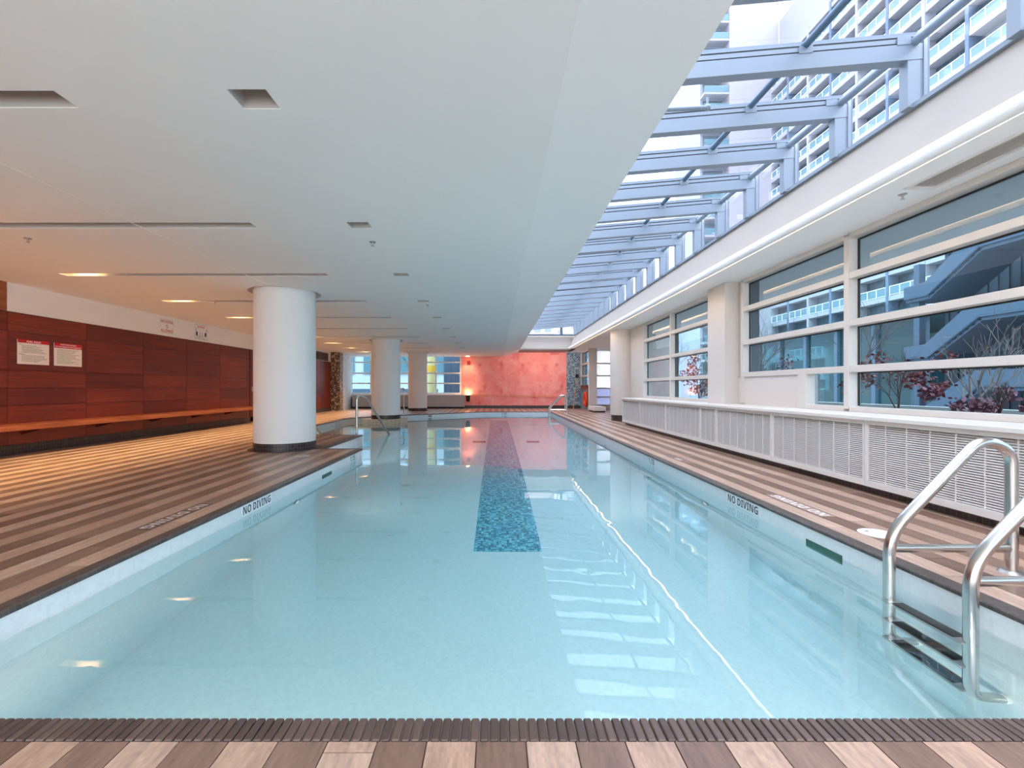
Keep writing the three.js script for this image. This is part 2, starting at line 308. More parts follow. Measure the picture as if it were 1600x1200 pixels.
// ------------------------------------------------------------------ pool
const pool = thing('pool_basin', [0, POOL_FLOOR, 11], 'pool basin lined with small pale mosaic tiles', 'pool', ST);
part(pool, 'pool_wall', ribbon(POOL, POOL_FLOOR - 0.02, -0.004), M.poolTile);
part(pool, 'pool_floor', uvBox(prism(offset(POOL, 0.05), POOL_FLOOR - 0.1, POOL_FLOOR)), M.poolTile);
part(pool, 'lane_marking', uvBox(B(-0.22, 0.45, POOL_FLOOR, POOL_FLOOR + 0.003, 4.5, 18.3)), M.lane, 'blue mosaic lane strip');
for (const [x, d] of [[-0.42, 11.5], [0.92, 11.5]]) part(pool, 'drain_grate', B(x - 0.16, x + 0.16, POOL_FLOOR, POOL_FLOOR + 0.012, d - 0.16, d + 0.16), M.black);
{
  // entry steps in the bay, with dark nosing tiles
  const treads = [[12.35, -0.27], [12.8, -0.5], [13.25, -0.74], [13.7, -0.98]];
  treads.forEach(([d, h], i) => {
    const xr = -2.6 - i * 0.02, poly = [[-3.0, 10.36], [xr, d], [-5.1, d + 0.1], [-5.1, 10.36]];
    part(pool, 'step', uvBox(prism(poly, POOL_FLOOR, h)), M.poolTile);
    if (i === 0) part(pool, 'step_nosing', merge([rod(P3(-3.0, h, 10.37), P3(xr, h, d), 0.014, 6), rod(P3(xr, h, d), P3(-5.1, h, d + 0.1), 0.014, 6)]), M.coping, 'dark nosing tiles of the top step');
  });
  // coping: dark bullnose around the water
  const inner = offset(POOL, -0.006), outer = offset(POOL, 0.09), nearSkip = (a, b) => Math.abs(a[1] - D_NEAR) < 0.2 && Math.abs(b[1] - D_NEAR) < 0.2;
  const gs = [];
  const pos = [], q = (a, b, c, d) => pos.push(...a, ...b, ...c, ...a, ...c, ...d);
  for (let i = 0; i < inner.length; i++) {
    const j = (i + 1) % inner.length, a = inner[i], b = inner[j], c = outer[j], d = outer[i]; if (nearSkip(POOL[i], POOL[j])) continue;
    const V = (p, h) => [p[0], h, -p[1]], e = (p, o, t) => [p[0] + (o[0] - p[0]) * t, p[1] + (o[1] - p[1]) * t];
    const a2 = e(a, d, 0.1), b2 = e(b, c, 0.1);
    q(V(a2, 0.003), V(b2, 0.003), V(c, 0.001), V(d, 0.001)); q(V(a, -0.007), V(b, -0.007), V(b2, 0.003), V(a2, 0.003)); q(V(a, -0.026), V(b, -0.026), V(b, -0.007), V(a, -0.007));
    q(V(POOL[i], -0.026), V(POOL[j], -0.026), V(b, -0.026), V(a, -0.026));
  }
  const g = new THREE.BufferGeometry(); g.setAttribute('position', new THREE.Float32BufferAttribute(pos, 3)); g.computeVertexNormals(); gs.push(uvBox(g));
  const coping = part(pool, 'coping', gs[0], std({ roughness: 0.4, map: mosaic(16, 16, 0.03, [112, 98, 92], (r) => { const k = 62 + 18 * r; return [k + 8, k, k - 3]; }) }));
  // the coping at the near end, piece by piece
  const pw = 0.0295, pg = new RoundedBoxGeometry(pw - 0.003, 0.03, 0.094, 1, 0.006), vs = [0x5c4a42, 0x65524a, 0x54433d].map((c) => std({ color: c, roughness: 0.4 }));
  const n = Math.round((PX1 - PX0 + 0.18) / pw);
  for (let i = 0; i < n; i++) partAt(pool, numbered('coping_tile'), pg, vs[Math.floor(hash(i, 77) * 3)], PX0 - 0.09 + (i + 0.5) * pw, -0.012, D_NEAR - 0.041);
  part(pool, 'coping_bed', B(PX0 - 0.09, PX1 + 0.09, -0.03, -0.006, D_NEAR - 0.088, D_NEAR), std({ color: 0xb9a79c, roughness: 0.8 }), 'pale grout');
  // skimmer mouths and return fittings in the side walls
  const mouth = std({ color: 0x3e6a5c, roughness: 0.6 });
  part(pool, 'skimmer_mouth', merge([B(PX1 - 0.004, PX1 + 0.02, -0.26, -0.115, 3.2, 3.57)]), mouth, 'green skimmer opening');
  part(pool, 'skimmer_mouth', merge([B(PX0 - 0.02, PX0 + 0.004, -0.26, -0.115, 6.15, 6.5)]), mouth, 'green skimmer opening');
  // lamps added in round niches to brighten the water, unseen on short walls
  const spotsW = [[PX0, 5.35, 1, 0], [PX1, 5.28, -1, 0], [PX1, 10.2, -1, 0], [PX1, 15.2, -1, 0], [-1.75, D_NEAR, 0, 1], [-0.85, D_NEAR, 0, 1], [0.05, D_NEAR, 0, 1], [0.95, D_NEAR, 0, 1], [1.85, D_NEAR, 0, 1], [-2.66, 8.0, 0, 1]];
  spotsW.forEach(([x, d, nx, nd], i) => {
    const wlamp = thing('added_underwater_lamp', [x, -0.75, d], nx ? 'round steel-rimmed fitting with an added lamp in the long pool wall' : 'unseen round steel-rimmed lamp added in the short pool wall', 'light', { group: nx ? 'added underwater lamps in the long pool walls' : 'added underwater lamps in the short pool walls' });
    const turn = nx ? nx * Math.PI / 2 : nd > 0 ? Math.PI : 0, put = (g, off) => g.rotateY(turn).translate(x + nx * off, -0.68, -(d + nd * off));
    part(wlamp, 'rim', put(new THREE.TorusGeometry(0.065, 0.012, 8, 28), 0.012), M.steelMat); part(wlamp, 'lens', put(new THREE.CircleGeometry(0.065, 28), 0.01), std({ color: 0xdfeeee, emissive: 0xeaf6ff, emissiveIntensity: 0.08 }), 'pale lens');
    const sp = new THREE.SpotLight(0xfff0e2, nx ? ADDED_WATER_LAMP * 0.7 : ADDED_WATER_LAMP, 0, nx ? 1.0 : 1.25, 1, 2); sp.position.set(nx * 0.03, 0.07, -nd * 0.03); sp.target.position.set(nx * 3, 0.0, nx ? -1.6 : -nd * 3); sp.castShadow = true; sp.shadow.radius = 3; sp.name = 'added_underwater_beam'; sp.target.name = 'underwater_target'; wlamp.add(sp); wlamp.add(sp.target);
  });
  // black and white lettering
  const nd = textPlate('NO DIVING', 0.56, 0.105, '#1d2226', '#dfe3e6'), dp = textPlate('1.15', 0.27, 0.12, '#2c3236', '#d6dde0'), dp2 = textPlate('1.1', 0.2, 0.12, '#2c3236', '#d6dde0'), nr = textPlate('NO DIVING', 0.42, 0.09, '#8a5a55', '#dfe3e6');
  const side = M.white;
  placePlate(pool, 'no_diving_tile', 0.56, 0.105, nd, side, [PX0 + 0.001, -0.078, 4.48], FACE_PX);
  placePlate(pool, 'no_diving_tile', 0.6, 0.105, nd, side, [PX1 - 0.001, -0.078, 4.5], FACE_NX);
  placePlate(pool, 'depth_tile', 0.27, 0.12, dp, side, [PX0 + 0.001, -0.078, 7.45], FACE_PX);
  placePlate(pool, 'depth_tile', 0.27, 0.12, dp, side, [PX1 - 0.001, -0.078, 7.12], FACE_NX);
  placePlate(pool, 'depth_tile', 0.2, 0.12, dp2, side, [-3.0 + 0.001, -0.078, 10.0], FACE_PX);
  placePlate(pool, 'depth_tile', 0.27, 0.12, dp, side, [0.35, -0.078, D_FAR - 0.001], FACE_CAM);
  placePlate(pool, 'no_diving_tile', 0.42, 0.09, nr, side, [-2.74, -0.075, 18.66], [0, -0.66, 0]);
}
// white lettering on the deck tiles beside the coping
{
  const wn = textPlate('NO DIVING', 0.8, 0.12, '#e6dfd8', '#6b564c'), wl = textPlate('NO DIVING', 0.8, 0.12, '#f2ece6', '#a58c80'), w1 = textPlate('1.15', 0.22, 0.1, '#e6dfd8', '#6b564c'), w2 = textPlate('1.15', 0.22, 0.1, '#f2ece6', '#a58c80');
  const flat = (s) => [-Math.PI / 2, 0, s * Math.PI / 2];
  placePlate(floor, 'no_diving_deck_tile', 0.78, 0.12, wn, M.deckBase, [PX0 - 0.31, 0.0005, 3.8], flat(-1), 0.002);
  placePlate(floor, 'no_diving_deck_tile', 0.78, 0.12, wl, M.deckBase, [PX1 + 0.31, 0.0005, 4.15], flat(1), 0.002);
  placePlate(floor, 'depth_deck_tile', 0.22, 0.1, w1, M.deckBase, [PX0 - 0.31, 0.0005, 6.95], flat(-1), 0.002);
  placePlate(floor, 'depth_deck_tile', 0.22, 0.1, w2, M.deckBase, [PX1 + 0.29, 0.0005, 6.8], flat(1), 0.002);
}
{
  const g = prism(offset(POOL, 0.02), POOL_FLOOR - 0.05, WATER), w = single('pool_water', uvBox(g), M.water, 'still clear turquoise water filling the indoor pool', 'water');
  w.castShadow = false;
}

// ------------------------------------------------------------------ walls and panelling
const wl = thing('wall_left', [X_LEFT - 0.1, 0, 10], 'white wall clad in red-brown wood panels', 'wall', ST);
part(wl, 'wall_core', B(X_LEFT - 0.3, X_LEFT - 0.03, -0.1, 3.1, D_REAR, D_RED + 0.3), M.wall);
part(wl, 'upper_wall', B(X_LEFT - 0.03, X_LEFT, 2.26, CEIL + 0.02, 7.2, 21.3), M.wall);
part(wl, 'upper_panel', uvBox(B(X_LEFT - 0.03, X_LEFT + 0.006, 2.26, CEIL + 0.02, D_REAR, 7.19)), M.orangeWood, 'orange-brown wood panel');
{
  const js = []; for (let d = 7.21 - 1.387 * 7; d < 14.2; d += 1.387) js.push(d); js.push(14.28);
  const js2 = [15.3]; for (let d = 16.5; d < 21.2; d += 1.2) js2.push(d); js2.push(21.3);
  const hs = [0.15, 0.77, 1.05, 1.34, 1.95, 2.255];
  let n = 0;
  for (const J of [js, js2]) for (let i = 0; i + 1 < J.length; i++) for (let k = 0; k + 1 < hs.length; k++) {
    const g = uvBox(RB(X_LEFT - 0.025, X_LEFT, hs[k] + 0.003, hs[k + 1] - 0.003, J[i] + 0.004, J[i + 1] - 0.004, 0.003)), uv = g.attributes.uv, o = hash(i, k, 4);
    for (let q = 0; q < uv.count; q++) uv.setXY(q, uv.getX(q) + o * 1.6, uv.getY(q) + o * 3.1);
    part(wl, numbered('wood_panel'), g, panelWood[Math.floor(hash(i + (J === js ? 0 : 40), k < 2 ? 1 : 2, 8) * 2.2 + hash(i, k, 9) * 1.7)]);
  }
  part(wl, 'panel_backing', B(X_LEFT - 0.03, X_LEFT - 0.022, 0.14, 2.258, D_REAR, 21.3), M.black);
  // brown transom grille above the far panels
  const fr = part(wl, 'transom_vent', merge([B(X_LEFT - 0.01, X_LEFT + 0.03, 2.27, 2.32, 19.3, 20.9), B(X_LEFT - 0.01, X_LEFT + 0.03, 2.58, 2.63, 19.3, 20.9), ...[19.3, 19.83, 20.36, 20.86].map((d) => B(X_LEFT - 0.01, X_LEFT + 0.03, 2.27, 2.63, d, d + 0.05))]), std({ color: 0x6d4b3a, roughness: 0.5 }));
  part(fr, 'vent_backing', B(X_LEFT - 0.005, X_LEFT + 0.012, 2.3, 2.6, 19.32, 20.88), std({ color: 0x4a3a32, roughness: 0.7 }));
}
const bl = single('baseboard_left', uvBox(B(X_LEFT, X_LEFT + 0.015, 0, 0.15, D_REAR, 21.3)), M.darkTile, 'black mosaic tile skirting under the wood panels', 'skirting', ST);
{
  const d1 = thing('door_1', [X_LEFT + 0.02, 0, 14.8], 'flush red-brown wood door in the panelled wall', 'door', ST);
  part(d1, 'leaf', uvBox(RB(X_LEFT - 0.02, X_LEFT + 0.015, 0.02, 2.24, 14.3, 15.28, 0.004)), panelWood[1]);
  const hd = part(d1, 'handle', bentTube([P3(X_LEFT + 0.01, 1.03, 14.42), P3(X_LEFT + 0.08, 1.03, 14.42), P3(X_LEFT + 0.08, 1.03, 14.58)], 0.02, 0.012), M.steel, 'steel lever handle');
  part(hd, 'rose', B(X_LEFT + 0.015, X_LEFT + 0.022, 0.96, 1.1, 14.39, 14.45), M.steelMat);
  part(d1, 'room_plate', B(X_LEFT + 0.015, X_LEFT + 0.022, 1.44, 1.62, 14.5, 14.66), M.white, 'small white plate');
}
// pebble-mosaic pilaster and white return towards the far windows
single('trim_1', uvBox(B(X_LEFT - 0.05, -7.22, 0, CEIL + 0.02, 21.3, 21.75)), M.pebble, 'brown pebble-mosaic pilaster beside the wood panels', 'pilaster', ST);
single('wall_left_return', uvBox(prism([[-7.24, 21.75], [-7.5, 24.1], [-7.9, 24.1], [-7.9, 21.75]], 0, CEIL + 0.02)), M.pale, 'pale mosaic wall between pilaster and far windows', 'wall', ST);
// rear wall behind the camera; its wide window is added to light the room
{
  const w = thing('wall_rear', [-1.5, 0, D_REAR - 0.15], 'white end wall with an added wide window behind the near deck', 'wall', ST);
  part(w, 'sill_wall', B(X_LEFT - 0.3, 4.6, -0.1, 0.3, D_REAR - 0.3, D_REAR), M.wall); part(w, 'header', B(X_LEFT - 0.3, 4.6, CEIL - 0.03, 4.4, D_REAR - 0.3, D_REAR), M.wall); part(w, 'end_pier', B(4.2, 4.6, 0.3, CEIL, D_REAR - 0.3, D_REAR), M.wall); part(w, 'end_pier', B(X_LEFT - 0.3, X_LEFT, 0.3, CEIL, D_REAR - 0.3, D_REAR), M.wall);
  const g = thing('window_6', [-1.5, 0.3, D_REAR - 0.15], 'unseen wide end window added behind the near deck for light', 'window', ST);
  for (let i = 0; i <= 6; i++) { const x = X_LEFT + (4.2 - X_LEFT) * i / 6; part(g, 'mullion', B(x - 0.04, x + 0.04, 0.3, CEIL - 0.03, D_REAR - 0.2, D_REAR - 0.08), M.frame); if (i < 6) part(g, 'pane', sheet(B(x + 0.03, x + (4.2 - X_LEFT) / 6 - 0.03, 0.3, CEIL - 0.03, D_REAR - 0.15, D_REAR - 0.144)), M.clearGlass); }
}

// bench along the left wall
{
  const b = thing('bench', [X_LEFT + 0.25, 0, 6], 'long orange-brown wooden wall bench under the panels', 'bench');
  part(b, 'seat', uvBox(RB(X_LEFT, X_LEFT + 0.49, 0.41, 0.49, D_REAR + 0.02, 14.2, 0.008)), M.bench);
  for (let d = 7.21 - 1.387 * 7 + 0.2; d < 14.3; d += 1.387) part(b, 'bracket', slabD([[X_LEFT, 0.41], [X_LEFT + 0.3, 0.41], [X_LEFT + 0.3, 0.38], [X_LEFT, 0.3]], d, d + 0.02), panelWood[1]);
}
// signs on the left wall
function signAt(name, w, h, d, hm, mat, label, off = 0) {
  const s = thing(name, [X_LEFT + 0.006 + off, hm - h / 2, d], label, 'sign');
  placePlate(s, 'board', w, h, mat, M.white, [X_LEFT + 0.005 + off, hm, d], FACE_PX, 0.008); return s;
}
const lines = (g, x, y, w, n, step, th, seed, col) => { g.fillStyle = col; for (let i = 0; i < n; i++) { let a = x; const end = x + w * (0.55 + 0.45 * hash(i, seed)); while (a < end) { const l = 8 + 26 * hash(i, Math.round(a), seed); g.fillRect(a, y + i * step, Math.min(l, end - a), th); a += l + 6; } } };
const ruleMat = (head, sub, seed) => std({ roughness: 0.5, map: printTex(512, 400, (g, W, H) => {
  g.fillStyle = '#f3ece2'; g.fillRect(0, 0, W, H); g.fillStyle = '#c8101c'; const hh = sub ? 88 : 56; g.fillRect(0, 0, W, hh); g.fillStyle = '#fff'; g.textAlign = 'center'; g.textBaseline = 'middle';
  g.font = 'bold ' + (sub ? 28 : 40) + 'px sans-serif'; g.fillText(head, W / 2, sub ? 26 : 31); if (sub) { g.font = 'bold 29px sans-serif'; g.fillText(sub, W / 2, 64, W - 24); }
  if (sub) lines(g, 50, 112, 430, 13, 20, 6, seed, '#6a6460'); else { lines(g, 20, 76, 60, 1, 20, 8, 5, '#333'); lines(g, 62, 92, 430, 7, 19, 6, seed, '#6a6460'); lines(g, 22, 236, 90, 1, 20, 8, 6, '#333'); lines(g, 62, 256, 420, 6, 19, 6, seed + 1, '#6a6460'); }
}) });
signAt('pool_rules_sign', 0.52, 0.4, 7.61, 1.64, ruleMat('POOL RULES', null, 3), 'cream notice headed pool rules on the wood panels');
signAt('pool_rules_sign', 0.53, 0.4, 8.225, 1.64, ruleMat('SAFETY REGULATIONS', 'THE FOLLOWING IS NOT PERMITTED', 9), 'cream notice with two-line red heading beside the pool rules');
signAt('no_diving_sign', 0.42, 0.32, 10.69, 2.485, std({ roughness: 0.5, map: printTex(420, 320, (g) => { g.fillStyle = '#f1f0ee'; g.fillRect(0, 0, 420, 320); g.fillStyle = '#b3261e'; g.textAlign = 'center'; g.textBaseline = 'middle'; g.font = 'bold 92px sans-serif'; g.fillText('NO DIVING', 210, 58, 392); g.fillText('ALLOWED', 210, 268, 392); g.strokeStyle = '#4a4a4a'; g.lineWidth = 8; g.beginPath(); g.arc(210, 164, 38, 0, 7); g.stroke(); g.beginPath(); g.moveTo(184, 138); g.lineTo(236, 190); g.stroke(); g.lineWidth = 3; g.strokeRect(4, 4, 412, 312); }) }), 'white sign with red letters reading no diving allowed');
signAt('warning_sign', 0.5, 0.38, 11.93, 2.495, std({ roughness: 0.5, map: printTex(500, 380, (g) => {
  g.fillStyle = '#f1f0ee'; g.fillRect(0, 0, 500, 380); g.strokeStyle = '#555'; g.lineWidth = 6; g.strokeRect(5, 5, 490, 370); g.fillStyle = '#d8342c'; g.textAlign = 'center'; g.textBaseline = 'middle'; g.font = 'bold 74px sans-serif'; g.fillText('WARNING', 250, 58, 300);
  g.fillStyle = '#26222e'; g.fillRect(40, 100, 14, 190); g.fillRect(40, 190, 70, 100); g.fillRect(446, 100, 14, 190); g.fillRect(390, 190, 70, 100); g.fillRect(196, 190, 12, 100); g.fillRect(292, 190, 12, 100); g.fillRect(110, 286, 280, 6); lines(g, 40, 312, 420, 3, 18, 6, 12, '#555');
}) }), 'white warning sign with dark pictograms beside no diving sign');

// ------------------------------------------------------------------ ceiling
const COLS = [[-3.69, 8.07, 0.5], [-3.83, 16.04, 0.49], [-3.67, 21.6, 0.44]];
const SLOT_D = [...Array(10).keys()].map((k) => 2.65 + 2.05 * k);
const rect = (x0, x1, d0, d1) => [[x0, d0], [x1, d0], [x1, d1], [x0, d1]];
{
  const ceiling = thing('ceiling', [-3.6, CEIL, 10], 'smooth white flat ceiling with recessed slots', 'ceiling', ST);
  const circ = ([x, d, r], k) => [...Array(40).keys()].map((i) => [x + (r + k) * Math.cos(i / 40 * 2 * Math.PI), d + (r + k) * Math.sin(i / 40 * 2 * Math.PI)]);
  const holes = [...SLOT_D.map((d) => rect(-6.34, -2.47, d - 0.078, d + 0.078)), ...SLOT_D.map((d) => rect(-1.5, -1.28, d - 0.09, d + 0.09)), ...COLS.map((c) => circ(c, 0.09))];
  part(ceiling, 'soffit_board', prism(rect(X_LEFT - 0.3, X_CREASE, D_REAR - 0.3, D_RED + 0.3), CEIL, CEIL + 0.26, holes), M.ceil);
  part(ceiling, 'upper_slab', B(X_LEFT - 0.3, X_CREASE + 0.4, CEIL + 0.261, CEIL + 0.5, D_REAR - 0.3, D_RED + 0.3), M.ceil);
  part(ceiling, 'sloped_board', slabD([[X_CREASE - 0.001, CEIL], [X_EDGE, H_EDGE], [X_EDGE, H_EDGE + 0.04], [X_CREASE - 0.001, CEIL + 0.1]], D_REAR - 0.3, D_RED + 0.3), M.ceil);
  part(ceiling, 'joint_bead', B(-3.66, -3.648, CEIL - 0.004, CEIL + 0.001, D_REAR, 7.4), M.white);
  // liners added in grey that paints shade into the slots and square recesses
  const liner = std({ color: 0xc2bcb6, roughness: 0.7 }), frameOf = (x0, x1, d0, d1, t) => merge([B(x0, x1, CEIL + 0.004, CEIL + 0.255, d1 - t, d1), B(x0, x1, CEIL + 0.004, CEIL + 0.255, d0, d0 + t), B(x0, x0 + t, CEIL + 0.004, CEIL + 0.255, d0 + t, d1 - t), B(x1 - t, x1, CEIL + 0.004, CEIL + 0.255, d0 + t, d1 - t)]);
  for (const d of SLOT_D) { part(ceiling, 'slot_shade_liner', frameOf(-6.338, -2.472, d - 0.076, d + 0.076, 0.003), liner, 'grey added liner shading the slot'); part(ceiling, 'recess_shade_liner', frameOf(-1.498, -1.282, d - 0.088, d + 0.088, 0.003), liner, 'grey added liner shading the recess'); }
  // upstand on the hidden side of the opening
  part(ceiling, 'skylight_upstand', B(X_EDGE - 0.36, X_EDGE - 0.005, H_EDGE + 0.02, 3.72, D_REAR - 0.3, D_RED + 0.3), M.ceil);
}
// soffit over the window side and its canted fascia under the skylight
{
  const s = thing('ceiling_window_side', [4.5, SOFFIT, 10], 'white soffit above the tall windows with canted fascia', 'ceiling', ST);
  part(s, 'soffit_board', prism(rect(3.56, 5.9, D_REAR - 0.3, D_RED + 0.3), SOFFIT, SOFFIT + 0.1, [rect(3.83, 4.05, 3.2, 4.25)]), M.ceil);
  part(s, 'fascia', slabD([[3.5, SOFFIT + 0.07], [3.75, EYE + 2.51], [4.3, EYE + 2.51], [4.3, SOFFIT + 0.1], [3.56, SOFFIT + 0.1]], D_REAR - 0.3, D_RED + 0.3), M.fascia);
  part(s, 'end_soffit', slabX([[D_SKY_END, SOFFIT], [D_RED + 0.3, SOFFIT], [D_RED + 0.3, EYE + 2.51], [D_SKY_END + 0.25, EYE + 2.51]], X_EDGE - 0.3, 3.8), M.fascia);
}
for (const [i, d] of SLOT_D.entries()) {
  const far = i > 6;
  const l = thing('slot_light', [-6.05, CEIL + 0.02, d], 'warm lit lamp in the end of a long ceiling slot', 'light', { group: 'lamps in the ceiling slots' });
  part(l, 'housing', B(-6.32, -5.72, CEIL + 0.095, CEIL + 0.128, d - 0.072, d + 0.072), M.reflector);
  const em = RB(-6.2, -5.9, CEIL + 0.074, CEIL + 0.094, d - 0.05, d + 0.05, 0.008); part(l, 'lamp', em, M.lampWarm, 'glowing warm lamp');
  const sp = new THREE.SpotLight(0xffdca4, 5.6, 9, 0.78, 1, 2); sp.position.set(0, 0.045, 0); sp.target.position.set(-0.12, -3, 0); sp.castShadow = true; sp.shadow.radius = 2.5; sp.name = 'lamp_beam'; l.add(sp); l.add(sp.target); sp.target.name = 'beam_target';
}
// sprinkler heads
{
  const sg = () => merge([new THREE.CylinderGeometry(0.035, 0.035, 0.006, 16).translate(0, -0.003, 0), new THREE.CylinderGeometry(0.009, 0.009, 0.04, 8).translate(0, -0.025, 0), new THREE.CylinderGeometry(0.018, 0.018, 0.003, 12).translate(0, -0.046, 0)]);
  const g0 = sg();
  const spots = [[-5.18, CEIL, 5.1, 'ceiling sprinkler head between the lamp slots and wood panels'], [-5.35, CEIL, 8.78, 'ceiling sprinkler head next to the first round column'], [-1.4, CEIL, 5.23, 'ceiling sprinkler head behind the square recesses'], [-1.36, CEIL, 9.15, 'ceiling sprinkler head farther along the square recesses'], [3.9, SOFFIT, 4.42, 'ceiling sprinkler head beside the air grille'], [4.1, SOFFIT, 17.4, 'flat ceiling fitting in front of the alcove']];
  for (const [x, h, d, label] of spots) { const s = thing('sprinkler', [x, h, d], label, 'sprinkler'); const m = new THREE.Mesh(g0, M.steelMat); m.name = 'sprinkler_head'; m.castShadow = m.receiveShadow = true; s.add(m); }
}
// air grille in the window soffit
{
  const v = thing('air_grille', [3.93, SOFFIT, 3.7], 'long grey slotted air grille in the window soffit', 'vent');
  part(v, 'frame', merge([B(3.8, 3.83, SOFFIT - 0.008, SOFFIT, 3.15, 4.3), B(4.05, 4.08, SOFFIT - 0.008, SOFFIT, 3.15, 4.3), B(3.83, 4.05, SOFFIT - 0.008, SOFFIT, 3.15, 3.2), B(3.83, 4.05, SOFFIT - 0.008, SOFFIT, 4.25, 4.3)]), M.louvreFrame);
    for (let i = 0; i < 9; i++) { const g = new THREE.BoxGeometry(0.004, 0.03, 1.05); g.rotateZ(-0.8); g.translate(3.842 + i * 0.0245, SOFFIT + 0.008, -3.725); part(v, 'slat', g, M.louvreFrame); }
}
// cove light with round white pelmet
{
  const c = thing('cove_light', [3.48, SOFFIT, 10], 'linear warm cove light behind a round white moulding', 'light');
  const prof = []; for (let i = 0; i <= 12; i++) { const a = Math.PI * (0.5 + i / 12); prof.push([3.475 + 0.062 * Math.cos(a), SOFFIT + 0.025 + 0.062 * Math.sin(a)]); }
  part(c, 'pelmet', slabD([...prof, [3.482, SOFFIT - 0.037], [3.482, SOFFIT + 0.087]], D_REAR, D_SKY_END), M.white, 'round white moulding');
  for (let d = D_REAR + 0.1; d < D_SKY_END - 1.1; d += 1.2) part(c, 'tube', rod(P3(3.515, SOFFIT + 0.03, d), P3(3.515, SOFFIT + 0.03, d + 1.16), 0.009, 8), M.lampTube, 'added hidden tube washing the red wall');
  part(c, 'end_pelmet', RB(X_EDGE + 0.02, 3.5, SOFFIT - 0.045, SOFFIT + 0.03, D_SKY_END - 0.02, D_SKY_END + 0.015, 0.012), M.fascia, 'plain moulding across the skylight end');
  part(c, 'tube', rod(P3(1.3, SOFFIT - 0.012, D_SKY_END + 0.08), P3(2.35, SOFFIT - 0.012, D_SKY_END + 0.08), 0.009, 8), M.lampTube, 'added hidden tube washing the red wall'); part(c, 'tube', rod(P3(2.4, SOFFIT - 0.012, D_SKY_END + 0.08), P3(3.45, SOFFIT - 0.012, D_SKY_END + 0.08), 0.009, 8), M.lampTube, 'added hidden tube washing the red wall');  // hidden tubes added behind the end moulding to wash the red wall
  const rb = new THREE.RectAreaLight(0xffe4d4, 24, 2.2, 0.03); rb.position.set(2.37 - 3.48, -0.015, -(D_SKY_END + 0.1) + 10); rb.name = 'added_end_glow'; c.add(rb); rb.lookAt(2.37, 1.2, -D_RED);  // added area light that brightens the red wall
  const L = 24.4, ra = new THREE.RectAreaLight(0xffd9ae, 1.5, L, 0.03); ra.position.set(3.53 - 3.48, 0.02, -9.4 + 10); ra.name = 'cove_glow'; c.add(ra); ra.lookAt(3.53 + 0.6, SOFFIT - 0.5, -9.4);
}

// ------------------------------------------------------------------ columns
COLS.forEach(([x, d, r], i) => {
  const c = thing('column', [x, i === 1 ? 0 : 0, d], ['round white column standing on the deck beside the notched pool edge', 'round white column on a square block standing in the water', 'slim round white column in front of the far windows'][i], 'column');
  part(c, 'shaft', cyl(x, d, i === 1 ? 0.13 : 0.125, CEIL + 0.26, r, 64), M.column);
  const bg = new THREE.CylinderGeometry(r + 0.006, r + 0.006, 0.13, 64); const uv = bg.attributes.uv; for (let k = 0; k < uv.count; k++) uv.setXY(k, uv.getX(k) * 2 * Math.PI * r, uv.getY(k) * 0.13); bg.translate(x, 0.065, -d);
  part(c, 'base_band', bg, M.darkTile, 'dark brown tile band');
  if (i === 0) part(c, 'floor_ring', cyl(x, d, 0.0, 0.004, r + 0.09, 64), M.coping);
  if (i === 1) part(c, 'plinth', uvBox(B(x - 0.64, x + 0.64, POOL_FLOOR, -0.002, d - 0.64, d + 0.64)), std({ color: 0xf2dfc6, map: paleTile, roughness: 0.5 }), 'square tiled block');
});
{
  const x = 4.13, d = 14.95, c = thing('column', [x, 0, d], 'round white column beside the end of the long radiator casing', 'column');
  part(c, 'shaft', cyl(x, d, 0.19, SOFFIT, 0.41, 64), M.wallWarm);
  const bg = new THREE.CylinderGeometry(0.38, 0.38, 0.19, 64); const uv = bg.attributes.uv; for (let k = 0; k < uv.count; k++) uv.setXY(k, uv.getX(k) * 2.4, uv.getY(k) * 0.19); bg.translate(x, 0.095, -d); part(c, 'base_band', bg, M.darkTile, 'dark tile band');
}

// ------------------------------------------------------------------ window side
const wr = thing('wall_right', [X_RIGHT + 0.15, 0, 6], 'white wall below and between the tall windows', 'wall', ST);
part(wr, 'sill_wall', B(X_RIGHT, X_GLASS + 0.16, -0.1, 0.77, D_REAR, 15.0), M.wallWarm);
part(wr, 'solid_panel', B(X_RIGHT + 0.01, X_GLASS + 0.16, 0.77, 1.24, 6.47, 8.1), M.wallWarm);
part(wr, 'pier', B(4.02, X_GLASS + 0.16, 0.7, SOFFIT + 0.02, 8.1, 8.75), M.wallWarm);
part(wr, 'pier_back', B(X_RIGHT, X_GLASS + 0.02, 0.77, SOFFIT + 0.02, 8.75, 9.05), M.wallWarm);
part(wr, 'jamb_wall', B(X_RIGHT, X_GLASS + 0.16, 0.77, SOFFIT + 0.02, 13.25, 15.2), M.wallWarm);
part(wr, 'outer_fin', B(X_GLASS + 0.03, X_GLASS + 0.2, 0.77, SOFFIT + 0.02, 7.98, 9.1), std({ color: 0x5a636c, roughness: 0.7 }));
part(wr, 'far_low_wall', uvBox(B(4.4, 4.7, 0, 1.0, 21.55, D_RED)), M.blueTile, 'blue mosaic low wall');
part(wr, 'far_ledge', B(4.36, 4.7, 1.0, 1.1, 21.55, D_RED), M.wallWarm);
part(wr, 'alcove_pier', B(4.33, 4.7, 0, SOFFIT + 0.02, 21.45, 21.62), M.wallWarm);
part(wr, 'alcove_wall', B(5.75, 5.95, 0, SOFFIT + 0.02, 15.0, 22.8), M.wallWarm);
part(wr, 'alcove_near_wall', B(X_GLASS + 0.1, 5.95, 0, SOFFIT + 0.02, 15.0, 15.2), M.wallWarm);
part(wr, 'alcove_end', B(4.7, 5.95, 0, 0.22, 22.4, 22.6), M.wallWarm);
